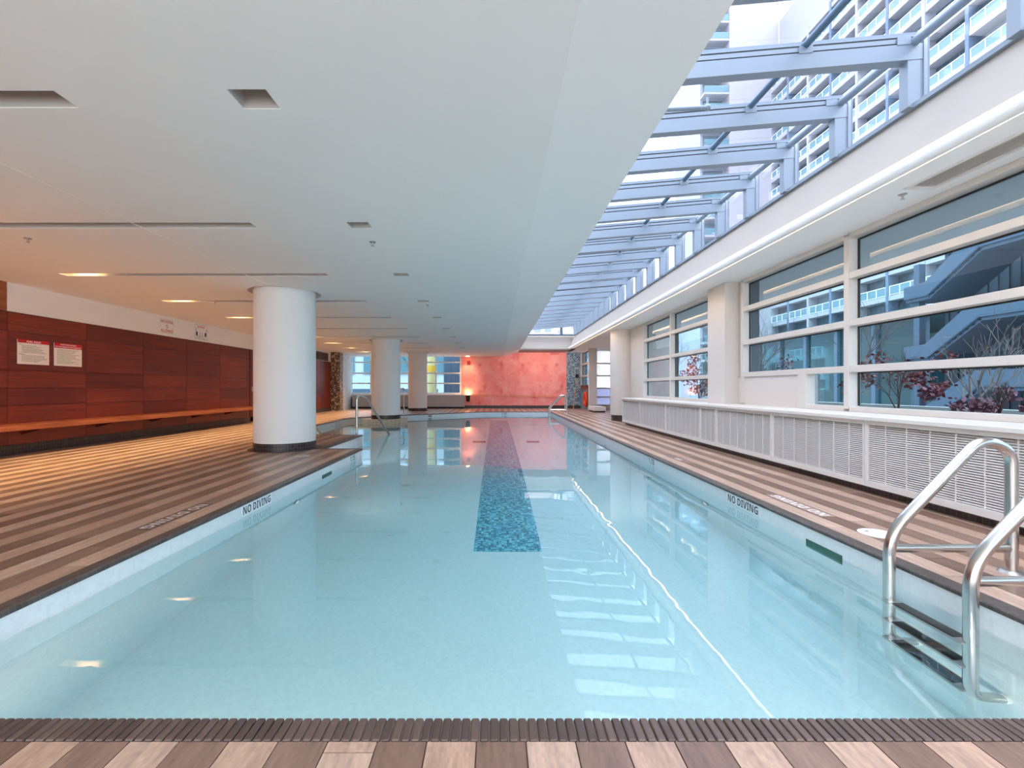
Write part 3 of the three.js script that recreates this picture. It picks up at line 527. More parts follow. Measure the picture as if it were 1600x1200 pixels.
single('baseboard_right', uvBox(B(3.75, 3.78, 0, 0.1, D_REAR, 13.35)), M.darkTile, 'dark tile toe-kick under the radiator casing', 'skirting', ST);

function windowX(n, d0, d1, posts, rows, h0, h1, opt = {}) { // window in the X-facing wall; d0 nearer; rows = heights of transom centres
  const w = thing('window_' + n, [X_GLASS, h0, (d0 + d1) / 2], opt.label, 'window', ST), xf = opt.xf ?? X_RIGHT - 0.02, xg = opt.xg ?? X_GLASS, t = 0.04;
  const ds = [d0, ...posts, d1], hsr = [h0, ...rows, h1];
  for (const d of ds) part(w, 'mullion', RB(xf, xg + 0.02, h0, h1, d - t, d + t, 0.006), M.frame);
  for (const h of hsr) for (let i = 0; i + 1 < ds.length; i++) { if (opt.skip?.(i, -1, h)) continue; part(w, 'transom', RB(xf + 0.005, xg + 0.02, h - (h === h0 || h === h1 ? 0.03 : t), h + (h === h0 || h === h1 ? 0.03 : t), ds[i] + t, ds[i + 1] - t, 0.006), M.frame); }
  for (let i = 0; i + 1 < ds.length; i++) for (let k = 0; k + 1 < hsr.length; k++) {
    if (opt.skip?.(i, k, null)) continue;
    const p = part(w, 'pane', sheet(B(xg - 0.006, xg + 0.0, hsr[k] + 0.01, hsr[k + 1] - 0.01, ds[i] + 0.01, ds[i + 1] - 0.01)), M.glass);
    part(p, 'gasket', merge([B(xg - 0.02, xg, hsr[k + 1] - t - 0.014, hsr[k + 1] - t + 0.003, ds[i] + t, ds[i + 1] - t), B(xg - 0.02, xg, hsr[k] + t, hsr[k + 1] - t, ds[i] + t, ds[i] + t + 0.014), B(xg - 0.02, xg, hsr[k] + t, hsr[k + 1] - t, ds[i + 1] - t - 0.014, ds[i + 1] - t)]), M.gasket);
  }
  return w;
}
// near window: three bays, the farthest with a short pane under its lowest transom
{
  const skip = (i, k, h) => i === 2 && (k === 0 || (k === -1 && h === 0.8));
  const w = windowX(1, -2.6, 7.94, [1.0, 5.57 - 2.3, 5.57], [1.28, 1.83, 2.4], 0.8, 2.88, { label: 'tall pale-framed window of long horizontal panes', skip: (i, k, h) => i === 3 && (k === 0 || (k === -1 && h === 0.8)) });
  part(w, 'pane', sheet(B(X_GLASS - 0.006, X_GLASS, 0.8, 1.28, 5.6, 6.4)), M.glass);
  part(w, 'mullion', RB(X_RIGHT - 0.02, X_GLASS + 0.02, 0.77, 1.28, 6.3, 6.47, 0.006), M.frame);
  part(w, 'transom', RB(X_RIGHT - 0.015, X_GLASS + 0.02, 0.77, 0.83, 5.61, 6.3, 0.006), M.frame);
}
windowX(2, 9.05, 13.25, [11.2], [1.28, 1.83, 2.4], 0.8, 2.88, { label: 'pale-framed window of two bays past the white pier' });
windowX(3, 21.65, D_RED - 0.05, [], [1.65, 2.25], 1.12, 2.88, { label: 'narrow dark window above the blue mosaic low wall', xf: 4.38, xg: 4.5 });
// glazed frosted panel in the alcove, facing the pool's near end
{
  const w = thing('window_4', [5.2, 0.2, 22.5], 'frosted glazed panel in the alcove', 'window', ST), hs = [0.22, 0.62, 1.05, 1.65, 2.25, 2.9];
  for (const x of [4.74, 5.6]) part(w, 'mullion', RB(x - 0.04, x + 0.04, 0.2, SOFFIT, 22.36, 22.5, 0.006), M.frame);
  hs.forEach((h) => part(w, 'transom', RB(4.74, 5.6, h - 0.03, h + 0.03, 22.38, 22.5, 0.006), M.frame));
  for (let k = 0; k + 1 < hs.length; k++) part(w, 'pane', sheet(B(4.76, 5.58, hs[k], hs[k + 1], 22.44, 22.45)), k < 2 ? phy({ color: 0x8d94b4, transmission: 0.5, thickness: 0, roughness: 0.8 }) : M.frosted, k < 2 ? 'bluish lower pane' : 'frosted pane');
}
// long radiator casing: one unit after another under a continuous sill
{
  single('window_sill', RB(3.64, X_RIGHT + 0.02, 0.73, 0.77, D_REAR + 0.01, 13.42, 0.006), M.louvreFrame, 'continuous pale sill board on top of the radiator casing', 'sill');
  const cuts = [-0.09, 1.47, 3.03, 4.59, 6.15, 7.71, 8.31, 10.0, 11.78, 13.4];
  const labels = ['grilled radiator casing unit behind the photographer end of the pool', 'grilled radiator casing unit level with the near pool edge', 'grilled radiator casing unit behind the near ladder', 'grilled radiator casing unit below the wide window with the outdoor stairs', 'grilled radiator casing unit below the short lower pane', 'narrow grilled radiator casing unit under the white pier', 'grilled radiator casing unit just past the white pier', 'grilled radiator casing unit under the second window', 'last grilled radiator casing unit beside the round column'];
  for (let i = 0; i + 1 < cuts.length; i++) {
    const a = cuts[i] + 0.004, b = cuts[i + 1] - 0.004, u = thing('radiator_casing', [3.9, 0.08, (a + b) / 2], labels[i], 'radiator');
    part(u, 'body', merge([B(4.2, 4.24, 0.085, 0.725, a, b), B(3.76, 4.2, 0.7, 0.725, a, b), B(3.76, 4.2, 0.085, 0.1, a, b), B(3.76, 4.2, 0.1, 0.7, a, a + 0.012), B(3.76, 4.2, 0.1, 0.7, b - 0.012, b)]), M.louvreBack);
    part(u, 'frame', merge([B(3.67, 3.76, 0.08, 0.14, a, b), B(3.67, 3.76, 0.69, 0.728, a, b), B(3.67, 3.76, 0.14, 0.69, a, a + 0.022), B(3.67, 3.76, 0.14, 0.69, b - 0.022, b)]), M.louvreFrame);
    const sl = []; for (let k = 0; k < 27; k++) { const h = 0.152 + k * 0.02; const g = new THREE.BoxGeometry(0.003, 0.014, b - a - 0.044); g.rotateZ(-0.55); g.translate(3.695, h, -(a + b) / 2); sl.push(g); }
    part(u, 'louvre_slats', merge(sl), M.louvre).userData.kind = 'stuff';
    const nb = Math.max(2, Math.round((b - a) / 0.215)); for (let k = 1; k < nb; k++) part(u, 'bar', B(3.686, 3.697, 0.14, 0.69, a + (b - a) * k / nb - 0.003, a + (b - a) * k / nb + 0.003), M.louvreFrame);
  }
}
{
  const u = thing('low_heater', [4.5, 0, 20.4], 'low pale convector standing in the alcove by the pier', 'heater');
  part(u, 'body', RB(4.25, 4.75, 0.06, 0.24, 19.9, 21.3, 0.01), M.louvreFrame); part(u, 'plinth', B(4.28, 4.72, 0, 0.06, 19.95, 21.25), M.black);
}

// ------------------------------------------------------------------ far end
single('wall_far', uvBox(B(-1.81, 3.68, 0, SOFFIT + 0.05, D_RED, D_RED + 0.3)), M.red, 'mottled coral red plaster end wall', 'wall', ST);
single('wall_far_mosaic', uvBox(B(3.68, 4.75, 0, SOFFIT + 0.05, D_RED, D_RED + 0.3)), M.blueTile, 'blue mosaic strip of wall beside the red wall', 'wall', ST);
single('baseboard_far', uvBox(B(-1.81, 4.4, 0, 0.15, D_RED - 0.015, D_RED)), M.darkTile, 'dark tile skirting along the red wall', 'skirting', ST);
{
  const x0 = -7.55, x1 = -1.85, h0 = 0.78, h1 = 2.73, w = thing('window_5', [(x0 + x1) / 2, h0, D_RED], 'wide far window of white-framed panes', 'window', ST);
  part(w, 'sill_wall', B(x0 - 0.3, -1.81, 0, 0.76, D_RED, D_RED + 0.25), M.wall);
  const xs = [x0, -6.52, -5.3, -4.25, -3.13, x1], hs = [h0, 1.3, 1.83, 2.4, h1];
  xs.forEach((x) => part(w, 'mullion', RB(x - 0.035, x + 0.035, h0, h1, D_RED, D_RED + 0.12, 0.006), M.white));
  hs.forEach((h) => { for (let i = 0; i + 1 < xs.length; i++) part(w, 'transom', RB(xs[i] + 0.035, xs[i + 1] - 0.035, h - 0.035, h + 0.035, D_RED + 0.005, D_RED + 0.12, 0.006), M.white); });
  for (let i = 0; i + 1 < xs.length; i++) for (let k = 0; k + 1 < hs.length; k++) part(w, 'pane', sheet(B(xs[i] + 0.02, xs[i + 1] - 0.02, hs[k] + 0.02, hs[k + 1] - 0.02, D_RED + 0.07, D_RED + 0.076)), M.glass);
  for (const [a, b, label] of [[-7.35, -4.45, 'grey radiator casing under the far window behind the columns'], [-4.4, -1.62, 'grey radiator casing under the far window beside the red wall']]) {
    const u = thing('radiator_casing', [(a + b) / 2, 0, D_RED - 0.3], label, 'radiator');
    part(u, 'body', RB(a, b, 0.1, 0.68, D_RED - 0.45, D_RED - 0.01, 0.008), std({ color: 0xb5b2af, roughness: 0.5 })); part(u, 'top', RB(a - 0.01, b + 0.01, 0.68, 0.72, D_RED - 0.47, D_RED - 0.01, 0.006), M.louvreFrame); part(u, 'plinth', B(a, b, 0, 0.1, D_RED - 0.42, D_RED - 0.01), M.black);
  }
}
{
  const s = thing('wall_sconce', [-1.45, 0.35, D_RED - 0.16], 'dark wall fitting with a glowing top by the red wall corner', 'light');
  part(s, 'body', new THREE.CylinderGeometry(0.13, 0.09, 0.36, 20).translate(-1.45, 0.53, -(D_RED - 0.15)), M.black); part(s, 'lamp', new THREE.CylinderGeometry(0.1, 0.1, 0.03, 20).translate(-1.45, 0.72, -(D_RED - 0.15)), M.lampWarm, 'glowing lamp');
  const p = new THREE.PointLight(0xffc080, 0.05, 4, 2); p.position.set(0, 0.42, 0); p.castShadow = true; p.name = 'sconce_glow'; s.add(p);
  const f = thing('ceiling_downlight', [-1.45, CEIL - 0.02, D_RED - 0.35], 'small lit downlight above the wall fitting', 'light');
  part(f, 'trim_ring', new THREE.CylinderGeometry(0.13, 0.13, 0.02, 24).translate(-1.45, CEIL - 0.01, -(D_RED - 0.35)), M.white); part(f, 'lamp', new THREE.CylinderGeometry(0.09, 0.09, 0.008, 20).translate(-1.45, CEIL - 0.024, -(D_RED - 0.35)), M.lampWarm, 'glowing lamp');
  const q = new THREE.SpotLight(0xffd0a0, 1.1, 6, 0.9, 1, 2); q.position.set(0, -0.02, 0); q.target.position.set(0, -3, 0); q.castShadow = true; q.name = 'downlight_beam'; f.add(q); f.add(q.target); q.target.name = 'downlight_target';
  const a = thing('alarm_box', [-1.4, 2.28, D_RED - 0.05], 'small dark red alarm box high on the red wall', 'alarm'); part(a, 'box', RB(-1.5, -1.34, 2.3, 2.47, D_RED - 0.07, D_RED, 0.01), std({ color: 0x8e1620, roughness: 0.4 })); part(a, 'bell', new THREE.CylinderGeometry(0.05, 0.05, 0.02, 20).rotateX(Math.PI / 2).translate(-1.42, 2.385, -(D_RED - 0.08)), std({ color: 0x6a0f18, roughness: 0.4 }));
  const k = thing('telescopic_pole', [1, 0.6, D_RED - 0.08], 'long yellow pole hung level along the red wall', 'pole'); part(k, 'shaft', rod(P3(-1.22, 0.72, D_RED - 0.08), P3(3.1, 0.62, D_RED - 0.08), 0.016, 10), std({ color: 0xe0a25a, roughness: 0.4 })); for (const x of [-0.9, 0.9, 2.6]) part(k, 'hook', bentTube([P3(x, 0.76, D_RED - 0.007), P3(x, 0.66 - (x + 1.2) * 0.012, D_RED - 0.03), P3(x, 0.66 - (x + 1.2) * 0.012, D_RED - 0.11), P3(x, 0.72, D_RED - 0.12)], 0.02, 0.006, 6), M.steelMat);
  const lp = thing('leaning_pole', [4.1, 0, 22.9], 'tan wooden pole leaning against the blue mosaic wall', 'pole'); part(lp, 'shaft', rod(P3(3.84, 0, 22.9), P3(4.14, 1.62, 23.6), 0.018, 10), M.poleTan); part(lp, 'head', RB(4.08, 4.24, 1.58, 1.76, 23.56, 23.68, 0.02), M.black);
  const lb = thing('lifebuoy', [4.33, 0.2, 22.2], 'orange rescue tube hung on the blue mosaic low wall', 'lifebuoy'); const tg = new THREE.TorusGeometry(0.23, 0.075, 14, 40); tg.scale(1, 1.25, 0.9); tg.rotateY(Math.PI / 2); tg.translate(4.31, 0.52, -22.2); part(lb, 'ring', tg, M.orange); part(lb, 'rope', rod(P3(4.36, 0.84, 22.2), P3(4.38, 1.0, 22.2), 0.012, 8), M.white); part(lb, 'strap', tube([P3(4.3, 0.24, 22.2), P3(4.28, 0.18, 22.1), P3(4.3, 0.1, 22.15)], 0.012, 6), M.white);
  const bx = thing('wall_box', [4.35, 1.0, 22.6], 'shallow brown wooden box above the orange lifebuoy', 'box'); part(bx, 'body', uvBox(RB(4.3, 4.37, 1.0, 1.18, 21.75, 23.4, 0.006)), std({ color: 0x7a4a36, map: panelGrain, roughness: 0.5 })); part(bx, 'lid', uvBox(RB(4.28, 4.37, 1.18, 1.2, 21.73, 23.42, 0.005)), std({ color: 0x5e3828, map: panelGrain, roughness: 0.5 }));
}

// ------------------------------------------------------------------ ladders and handrails
function ladder(dA, dB, label) { // dA the farther rail
  const l = thing('pool_ladder', [2.5, 0, (dA + dB) / 2], label, 'ladder', { group: 'steel pool ladders' });
  for (const d of [dA, dB]) {
    const r = part(l, 'rail', bentTube([P3(2.39, -0.78, d), P3(2.235, -0.74, d), P3(2.235, 0.22, d), P3(2.62, 0.62, d), P3(2.76, 0.765, d), P3(2.93, 0.7, d), P3(2.93, 0.0, d)], 0.13, 0.029, 18), M.steel);
    part(r, 'brace', rod(P3(2.24, 0.14, d), P3(2.93, 0.14, d), 0.023, 12), M.steel); part(r, 'flange', cyl(2.93, d, 0.001, 0.018, 0.06, 24, 0.045), M.steelMat); part(r, 'end_cap', new THREE.SphereGeometry(0.032, 14, 10).translate(2.39, -0.78, -d), M.white);
  }
  for (const h of [-0.165, -0.44, -0.68]) { const t = part(l, 'tread', RB(2.19, 2.28, h - 0.02, h, dB, dA, 0.005), M.steelMat); part(t, 'grip', B(2.2, 2.27, h, h + 0.003, dB + 0.05, dA - 0.05), M.rubber, 'dark grip strip'); }
  return l;
}
ladder(2.62, 2.17, 'large steel pool ladder at the near window-side edge');
ladder(19.55, 19.1, 'steel pool ladder at the far corner beside the red wall');
function handrail(pts, label, flangeAt) { const h = thing('handrail', [pts[0].x, 0, -pts[0].z], label, 'handrail'); part(h, 'rail', bentTube(pts, 0.12, 0.027, 14), M.steel); for (const f of flangeAt) part(h, 'flange', cyl(f[0], f[2], f[1], f[1] + 0.015, 0.055, 20, 0.04), M.steelMat); return h; }
handrail([P3(-3.1, 0, 10.26), P3(-3.1, 0.9, 10.26), P3(-2.98, 0.84, 10.55), P3(-2.74, -0.27, 12.1)], 'steel handrail from the notched deck corner into the pool steps', [[-3.1, 0.001, 10.26], [-2.74, -0.27, 12.1]]);
handrail([P3(-4.75, 0, 10.26), P3(-4.75, 0.9, 10.26), P3(-4.72, 0.84, 10.55), P3(-4.5, -0.27, 12.1)], 'steel handrail behind the first column descending the pool steps', [[-4.75, 0.001, 10.26], [-4.5, -0.27, 12.1]]);
handrail([P3(-3.88, 0, 19.4), P3(-3.88, 1.05, 19.4), P3(-3.98, 1.0, 18.95), P3(-4.1, 0.0, 18.65)], 'curved steel grab rail between the columns by the far windows', [[-3.88, 0.001, 19.4], [-4.1, 0.001, 18.65]]);
// round lids set in the deck
for (const [x, d, label, m] of [[3.03 - 0.28, 3.32, 'white round skimmer lid in the pale window-side deck', M.white], [-3.0, 7.12, 'beige round skimmer lid in the dark deck near the first column', std({ color: 0xd0c4b8, roughness: 0.5 })]]) { const s = thing('skimmer_lid', [x, 0, d], label, 'lid'); part(s, 'cover', cyl(x, d, 0.0005, 0.005, 0.118, 40), m); part(s, 'finger_hole', cyl(x + 0.04, d - 0.05, 0.004, 0.0056, 0.011, 12), M.rubber); part(s, 'finger_hole', cyl(x - 0.04, d + 0.05, 0.004, 0.0056, 0.011, 12), M.rubber); }

// ------------------------------------------------------------------ skylight
{
  const s = thing('skylight', [2.4, EYE + 2.51, 10], 'long pale blue steel and glass skylight over the pool', 'skylight', ST);
  const XL = X_EDGE - 0.12, XR = 3.76, under = (x) => EYE + 2.92 + (x - 3.72) * 0.085, step = 0.88, D0 = 4.14 - step * 8, n = Math.round((D_SKY_END - 0.1 - D0) / step);
  const quad = (x0, x1, b, t) => [[x0, under(x0) + b], [x1, under(x1) + b], [x1, under(x1) + t], [x0, under(x0) + t]];
  const bw = 0.05;
  for (let i = 0; i <= n; i++) {
    const d = D0 + i * step; if (d < D_REAR) continue;
    const r = part(s, 'rafter', slabD(quad(XL, XR + 0.04, 0, 0.14), d - bw, d + bw), M.steelBlue);
    part(r, 'glazing_bar', slabD(quad(XL, XR + 0.04, 0.158, 0.196), d - 0.04, d + 0.04), M.steelBlue); part(r, 'glazing_cap', slabD(quad(XL, XR + 0.04, 0.214, 0.25), d - 0.036, d + 0.036), M.steelBlue);
    part(r, 'gap_strip', slabD(quad(XL, XR + 0.03, 0.139, 0.216), d - 0.034, d + 0.034), M.gasket);
    for (const x of [2.75, 3.62]) part(r, 'bracket', slabD(quad(x - 0.06, x + 0.06, 0.135, 0.2), d - bw - 0.006, d - bw + 0.002), M.steelBlue);
    const p = part(s, 'post', B(3.66, 3.8, EYE + 2.5, under(3.72) + 0.1, d - 0.045, d + 0.045), M.steelBlue);
    part(p, 'post_fin', B(3.79, 3.84, EYE + 2.5, under(3.76) + 0.2, d - 0.06, d + 0.03), M.steelBlue); part(p, 'gap_strip', B(3.8, 3.835, EYE + 2.5, under(3.76) + 0.2, d + 0.03, d + 0.045), M.gasket);
    if (i < n) {
      part(s, 'roof_pane', sheet(slabD(quad(XL, 2.72, 0.222, 0.228), d + 0.03, d + step - 0.03)), M.skyGlass); part(s, 'roof_pane', sheet(slabD(quad(2.78, XR, 0.222, 0.228), d + 0.03, d + step - 0.03)), M.skyGlass);
      part(s, 'side_pane', sheet(B(3.815, 3.821, EYE + 2.53, under(3.76) + 0.2, d + 0.045, d + step - 0.06)), M.skyGlass);
      part(s, 'purlin', rod(P3(2.75, under(2.75) + 0.21, d + 0.02), P3(2.75, under(2.75) + 0.21, d + step - 0.02), 0.032, 10), M.steelDark); part(s, 'eave_bar', rod(P3(3.72, under(3.72) + 0.16, d + 0.02), P3(3.72, under(3.72) + 0.16, d + step - 0.02), 0.04, 10), M.steelBlue);
    }
  }
  part(s, 'curb', B(3.7, 3.86, EYE + 2.49, EYE + 2.53, D_REAR, D_SKY_END + 0.1), M.steelBlue);
  // end clerestory
  const de = D_SKY_END + 0.12;
  part(s, 'end_sill', B(XL, 3.82, EYE + 2.5, EYE + 2.56, de - 0.05, de + 0.08), M.steelDark);
  for (const x of [XL + 0.05, 3.1, 3.76]) part(s, 'end_post', B(x - 0.05, x + 0.05, EYE + 2.55, under(x) + 0.15, de - 0.04, de + 0.04), M.steelDark);
  part(s, 'end_pane', sheet(B(XL, 3.05, EYE + 2.56, under(XL) + 0.22, de, de + 0.006)), M.skyGlass); part(s, 'end_pane', sheet(B(3.15, 3.72, EYE + 2.56, under(3.1) + 0.22, de, de + 0.006)), M.skyGlass);
  part(s, 'rear_wall', B(XL - 0.2, 4.3, EYE + 2.4, EYE + 3.3, D_REAR - 0.3, D_REAR), M.wall);
  // sprinkler pipe under the glass
  for (const d of [4.62, 7.7, 11.2, 14.7]) { const p = part(s, 'sprinkler_pipe', merge([rod(P3(X_EDGE - 0.1, under(1.5) + 0.03, d), P3(2.12, under(2.1) + 0.03, d), 0.022, 10), rod(P3(2.12, under(2.1) + 0.03, d), P3(2.12, under(2.1) + 0.13, d), 0.012, 8)]), M.steelBlue); part(p, 'pipe_end', new THREE.SphereGeometry(0.033, 12, 8).translate(2.12, under(2.1) + 0.03, -d), M.steelBlue); }
}

// ------------------------------------------------------------------ outside
single('outdoor_ground', uvBox(prism(rect(-60, 100, -60, 140), -1.4, -1.05, [rect(X_LEFT - 0.3, X_GLASS + 0.16, D_REAR - 0.3, D_RED + 0.3)])), std({ map: concreteTex, color: 0xc4c3c0, roughness: 0.9 }), 'grey paved courtyard outside the windows', 'ground', { kind: 'structure' });
// dark canopy over the windows outside
{
  const c = thing('window_canopy', [5.0, 2.97, 6], 'dark grey canopy slab outside above the tall windows', 'canopy');
  part(c, 'soffit', B(4.42, 5.5, 3.0, 3.12, -4, 20), std({ color: 0x20262d, roughness: 0.8 })); part(c, 'edge', B(5.5, 5.56, 2.97, 3.3, -4, 20), std({ color: 0x2c343c, roughness: 0.6 }));
  for (const d of [5.0, 9.5]) part(c, 'joint', B(4.42, 5.5, 2.996, 3.0, d, d + 0.02), M.black);
}
// far tower: balconied facade along the street and a plain white end block
{
  const X = 44, ST_H = 2.87, D0 = 30, D1 = 74, bay = 4.4, n = 10, t = thing('apartment_tower', [X, -1.5, 52], 'white apartment tower with glass balconies beyond the courtyard', 'building');
  const conc = std({ color: 0xb6b4b8, roughness: 0.8 }), post = std({ color: 0x6d8094, roughness: 0.6 }), win = std({ color: 0x4d646e, roughness: 0.15, metalness: 0.2 }), win2 = std({ color: 0x748286, roughness: 0.25 }), rail = std({ color: 0xffffff, roughness: 0.5 }), rg = std({ color: 0x6f929a, roughness: 0.12 });
  part(t, 'core', B(X + 1.5, X + 14, -1.5, 60, D0, D1), conc);
  for (let k = -5; k < 14; k++) part(t, 'slab', B(X, X + 1.6, EYE + 13.2 - 0.55 + k * ST_H, EYE + 13.2 + k * ST_H, D0, D1), conc);
  for (let i = 0; i <= n; i++) part(t, 'pilaster', B(X - 0.05, X + 1.6, -1.5, 52, D1 - i * bay - 0.35, D1 - i * bay), i % 2 ? post : conc);
  const wg = new THREE.BoxGeometry(0.1, ST_H - 0.55, bay - 0.35), fg = merge([new THREE.BoxGeometry(0.06, 0.08, bay - 0.45).translate(0, 1.05, 0), new THREE.BoxGeometry(0.06, 0.06, bay - 0.45).translate(0, 0.1, 0), ...[0, 1, 2, 3].map((q) => new THREE.BoxGeometry(0.08, 1.05, 0.08).translate(0, 0.55, -(bay - 0.5) / 2 + q * (bay - 0.5) / 3))]), gg = new THREE.BoxGeometry(0.02, 0.9, bay - 0.5), mg = new THREE.BoxGeometry(0.08, ST_H - 0.55, 0.08);
  for (let k = -5; k < 13; k++) for (let i = 0; i < n; i++) {
    const dc = D1 - i * bay - 0.35 - (bay - 0.35) / 2, h = EYE + 13.2 + k * ST_H;
    const w = partAt(t, 'window', wg, hash(i, k, 6) < 0.7 ? win : win2, X + 1.2, h + (ST_H - 0.55) / 2, dc); const mm = new THREE.Mesh(mg, post); mm.name = 'window_mullion'; mm.position.set(-0.06, 0, 0.4); w.add(mm);
    const r = partAt(t, 'balcony_railing', fg, rail, X + 0.06, h, dc); const gl = new THREE.Mesh(gg, rg); gl.name = 'railing_glass'; gl.position.set(0.02, 0.58, 0); r.add(gl);
  }
  // end block facing the pool
  const e = thing('apartment_block', [39, -1.5, 78], 'plain white windowless block end with one strip of balconies', 'building');
  part(e, 'end_wall', B(37.5, 45.4, -1.5, 72, D1 + 0.02, D1 + 12), std({ color: 0xbab5b8, roughness: 0.85 })); part(e, 'strip_wall', B(33.5, 37.5, -1.5, 72, D1 + 1.6, D1 + 12), std({ color: 0xb0b5ba, roughness: 0.8 }));
  for (let k = -4; k < 20; k++) { const h = EYE + 13.2 + k * ST_H; part(e, 'balcony_slab', B(33.5, 37.5, h - 0.35, h, D1 + 0.1, D1 + 1.7), conc); part(e, 'balcony_railing', B(33.55, 37.45, h + 0.05, h + 1.05, D1 + 0.12, D1 + 0.16), rg); part(e, 'balcony_window', B(33.9, 37.1, h + 0.05, h + 2.3, D1 + 1.55, D1 + 1.62), win2); }
}
// low glazed pavilion in the courtyard
{
  const X = 22.2, D0 = 24, D1 = 42, H1 = EYE + 3.8, p = thing('glass_pavilion', [X + 3, -1.1, 32], 'low teal glass lobby pavilion across the courtyard', 'building');
  const teal = std({ color: 0x40606c, roughness: 0.5 }), colm = std({ color: 0x566a78, roughness: 0.5 }), gt = phy({ color: 0x659c9f, transmission: 0.9, thickness: 0, roughness: 0.02, ior: 1.5 });
  part(p, 'roof', B(X - 0.4, X + 8, H1, H1 + 0.45, D0 - 0.5, D1), teal); part(p, 'floor_slab', B(X, X + 8, -1.1, -0.9, D0, D1), M.deckBase); part(p, 'back_wall', B(X + 7.8, X + 8, -1.1, H1, D0, D1), std({ color: 0xbcc8c7, roughness: 0.7 })); part(p, 'counter', B(X + 3, X + 4, -0.9, 0.9, D0 + 4, D1 - 6), std({ color: 0xb9bfbd, roughness: 0.6 }));
  for (let d = D0; d <= D1; d += 3) { part(p, 'column', B(X - 0.1, X + 0.25, -1.1, H1, d - 0.15, d + 0.15), colm); if (d < D1) part(p, 'pane', sheet(B(X + 0.05, X + 0.08, -0.9, H1, d + 0.15, d + 2.85)), gt); }
  for (let d = D0 + 1.5; d < D1; d += 3) part(p, 'inner_panel', B(X + 5.5, X + 5.7, -0.9, 2.6, d - 0.8, d + 0.8), hash(Math.round(d), 4) > 0.5 ? std({ color: 0x4a6d78, roughness: 0.5 }) : std({ color: 0xbfcfca, roughness: 0.6 }));
}
// outdoor stair of blue-grey panels with dark ribbed wall
{
  const X = 20, s = thing('outdoor_stair', [X + 1, -1.1, 18], 'blue-grey outdoor stair with solid parapets climbing in flights', 'stairs'), pm = std({ color: 0x4a5a6a, roughness: 0.6 }), um = pm;
  const F = [5.95, 3.05, 0.15].map((y) => EYE + y);
  F.forEach((h) => {
    const dTop = 19.1, dBot = 21.4, hb = h - 1.55;
    const pa = part(s, 'parapet', slabX([[16.0, h - 0.1], [dTop, h - 0.1], [dBot, hb - 0.1], [22.6, hb - 0.1], [22.6, hb + 0.5], [dBot + 0.1, hb + 0.55], [dTop + 0.25, h + 0.6], [16.0, h + 0.6]], X, X + 0.12), pm);
    part(pa, 'edge_strip', slabX([[16.0, h + 0.03], [dTop - 0.03, h + 0.03], [dBot - 0.05, hb + 0.03], [22.6, hb + 0.03], [22.6, hb - 0.0], [dBot - 0.07, hb - 0.0], [dTop - 0.05, h - 0.0], [16.0, h - 0.0]], X - 0.01, X), M.steelDark);
    part(s, 'landing', B(X + 0.1, X + 2.2, h - 0.25, h - 0.05, 16.0, dTop), um); part(s, 'landing', B(X + 0.1, X + 2.2, hb - 0.25, hb - 0.05, dBot, 22.6), um);
    part(s, 'flight', slabX([[dTop, h - 0.1], [dBot, hb - 0.1], [dBot, hb - 0.26], [dTop, h - 0.26]], X + 0.12, X + 2.0), um);
    for (let k = 0; k < 9; k++) part(s, 'stair_tread', B(X + 0.12, X + 1.2, h - 0.17 * (k + 1) - 0.05, h - 0.17 * (k + 1), dTop + k * 0.255, dTop + k * 0.255 + 0.28), um);
  });
  part(s, 'stair_post', B(X + 0.3, X + 0.6, -1.1, F[0], 22.1, 22.4), pm);
  const w = thing('ribbed_wall', [X + 3, -1.1, 15], 'dark navy ribbed wall standing behind the outdoor stair', 'wall'), rm = std({ color: 0x27323d, roughness: 0.6 });
  part(w, 'panel', B(X + 2.6, X + 2.8, -1.1, 9.5, 8, 23.2), rm); for (let d = 8.1; d < 23; d += 0.45) part(w, 'rib', B(X + 2.55, X + 2.6, -1.1, 9.5, d, d + 0.16), rm);
}
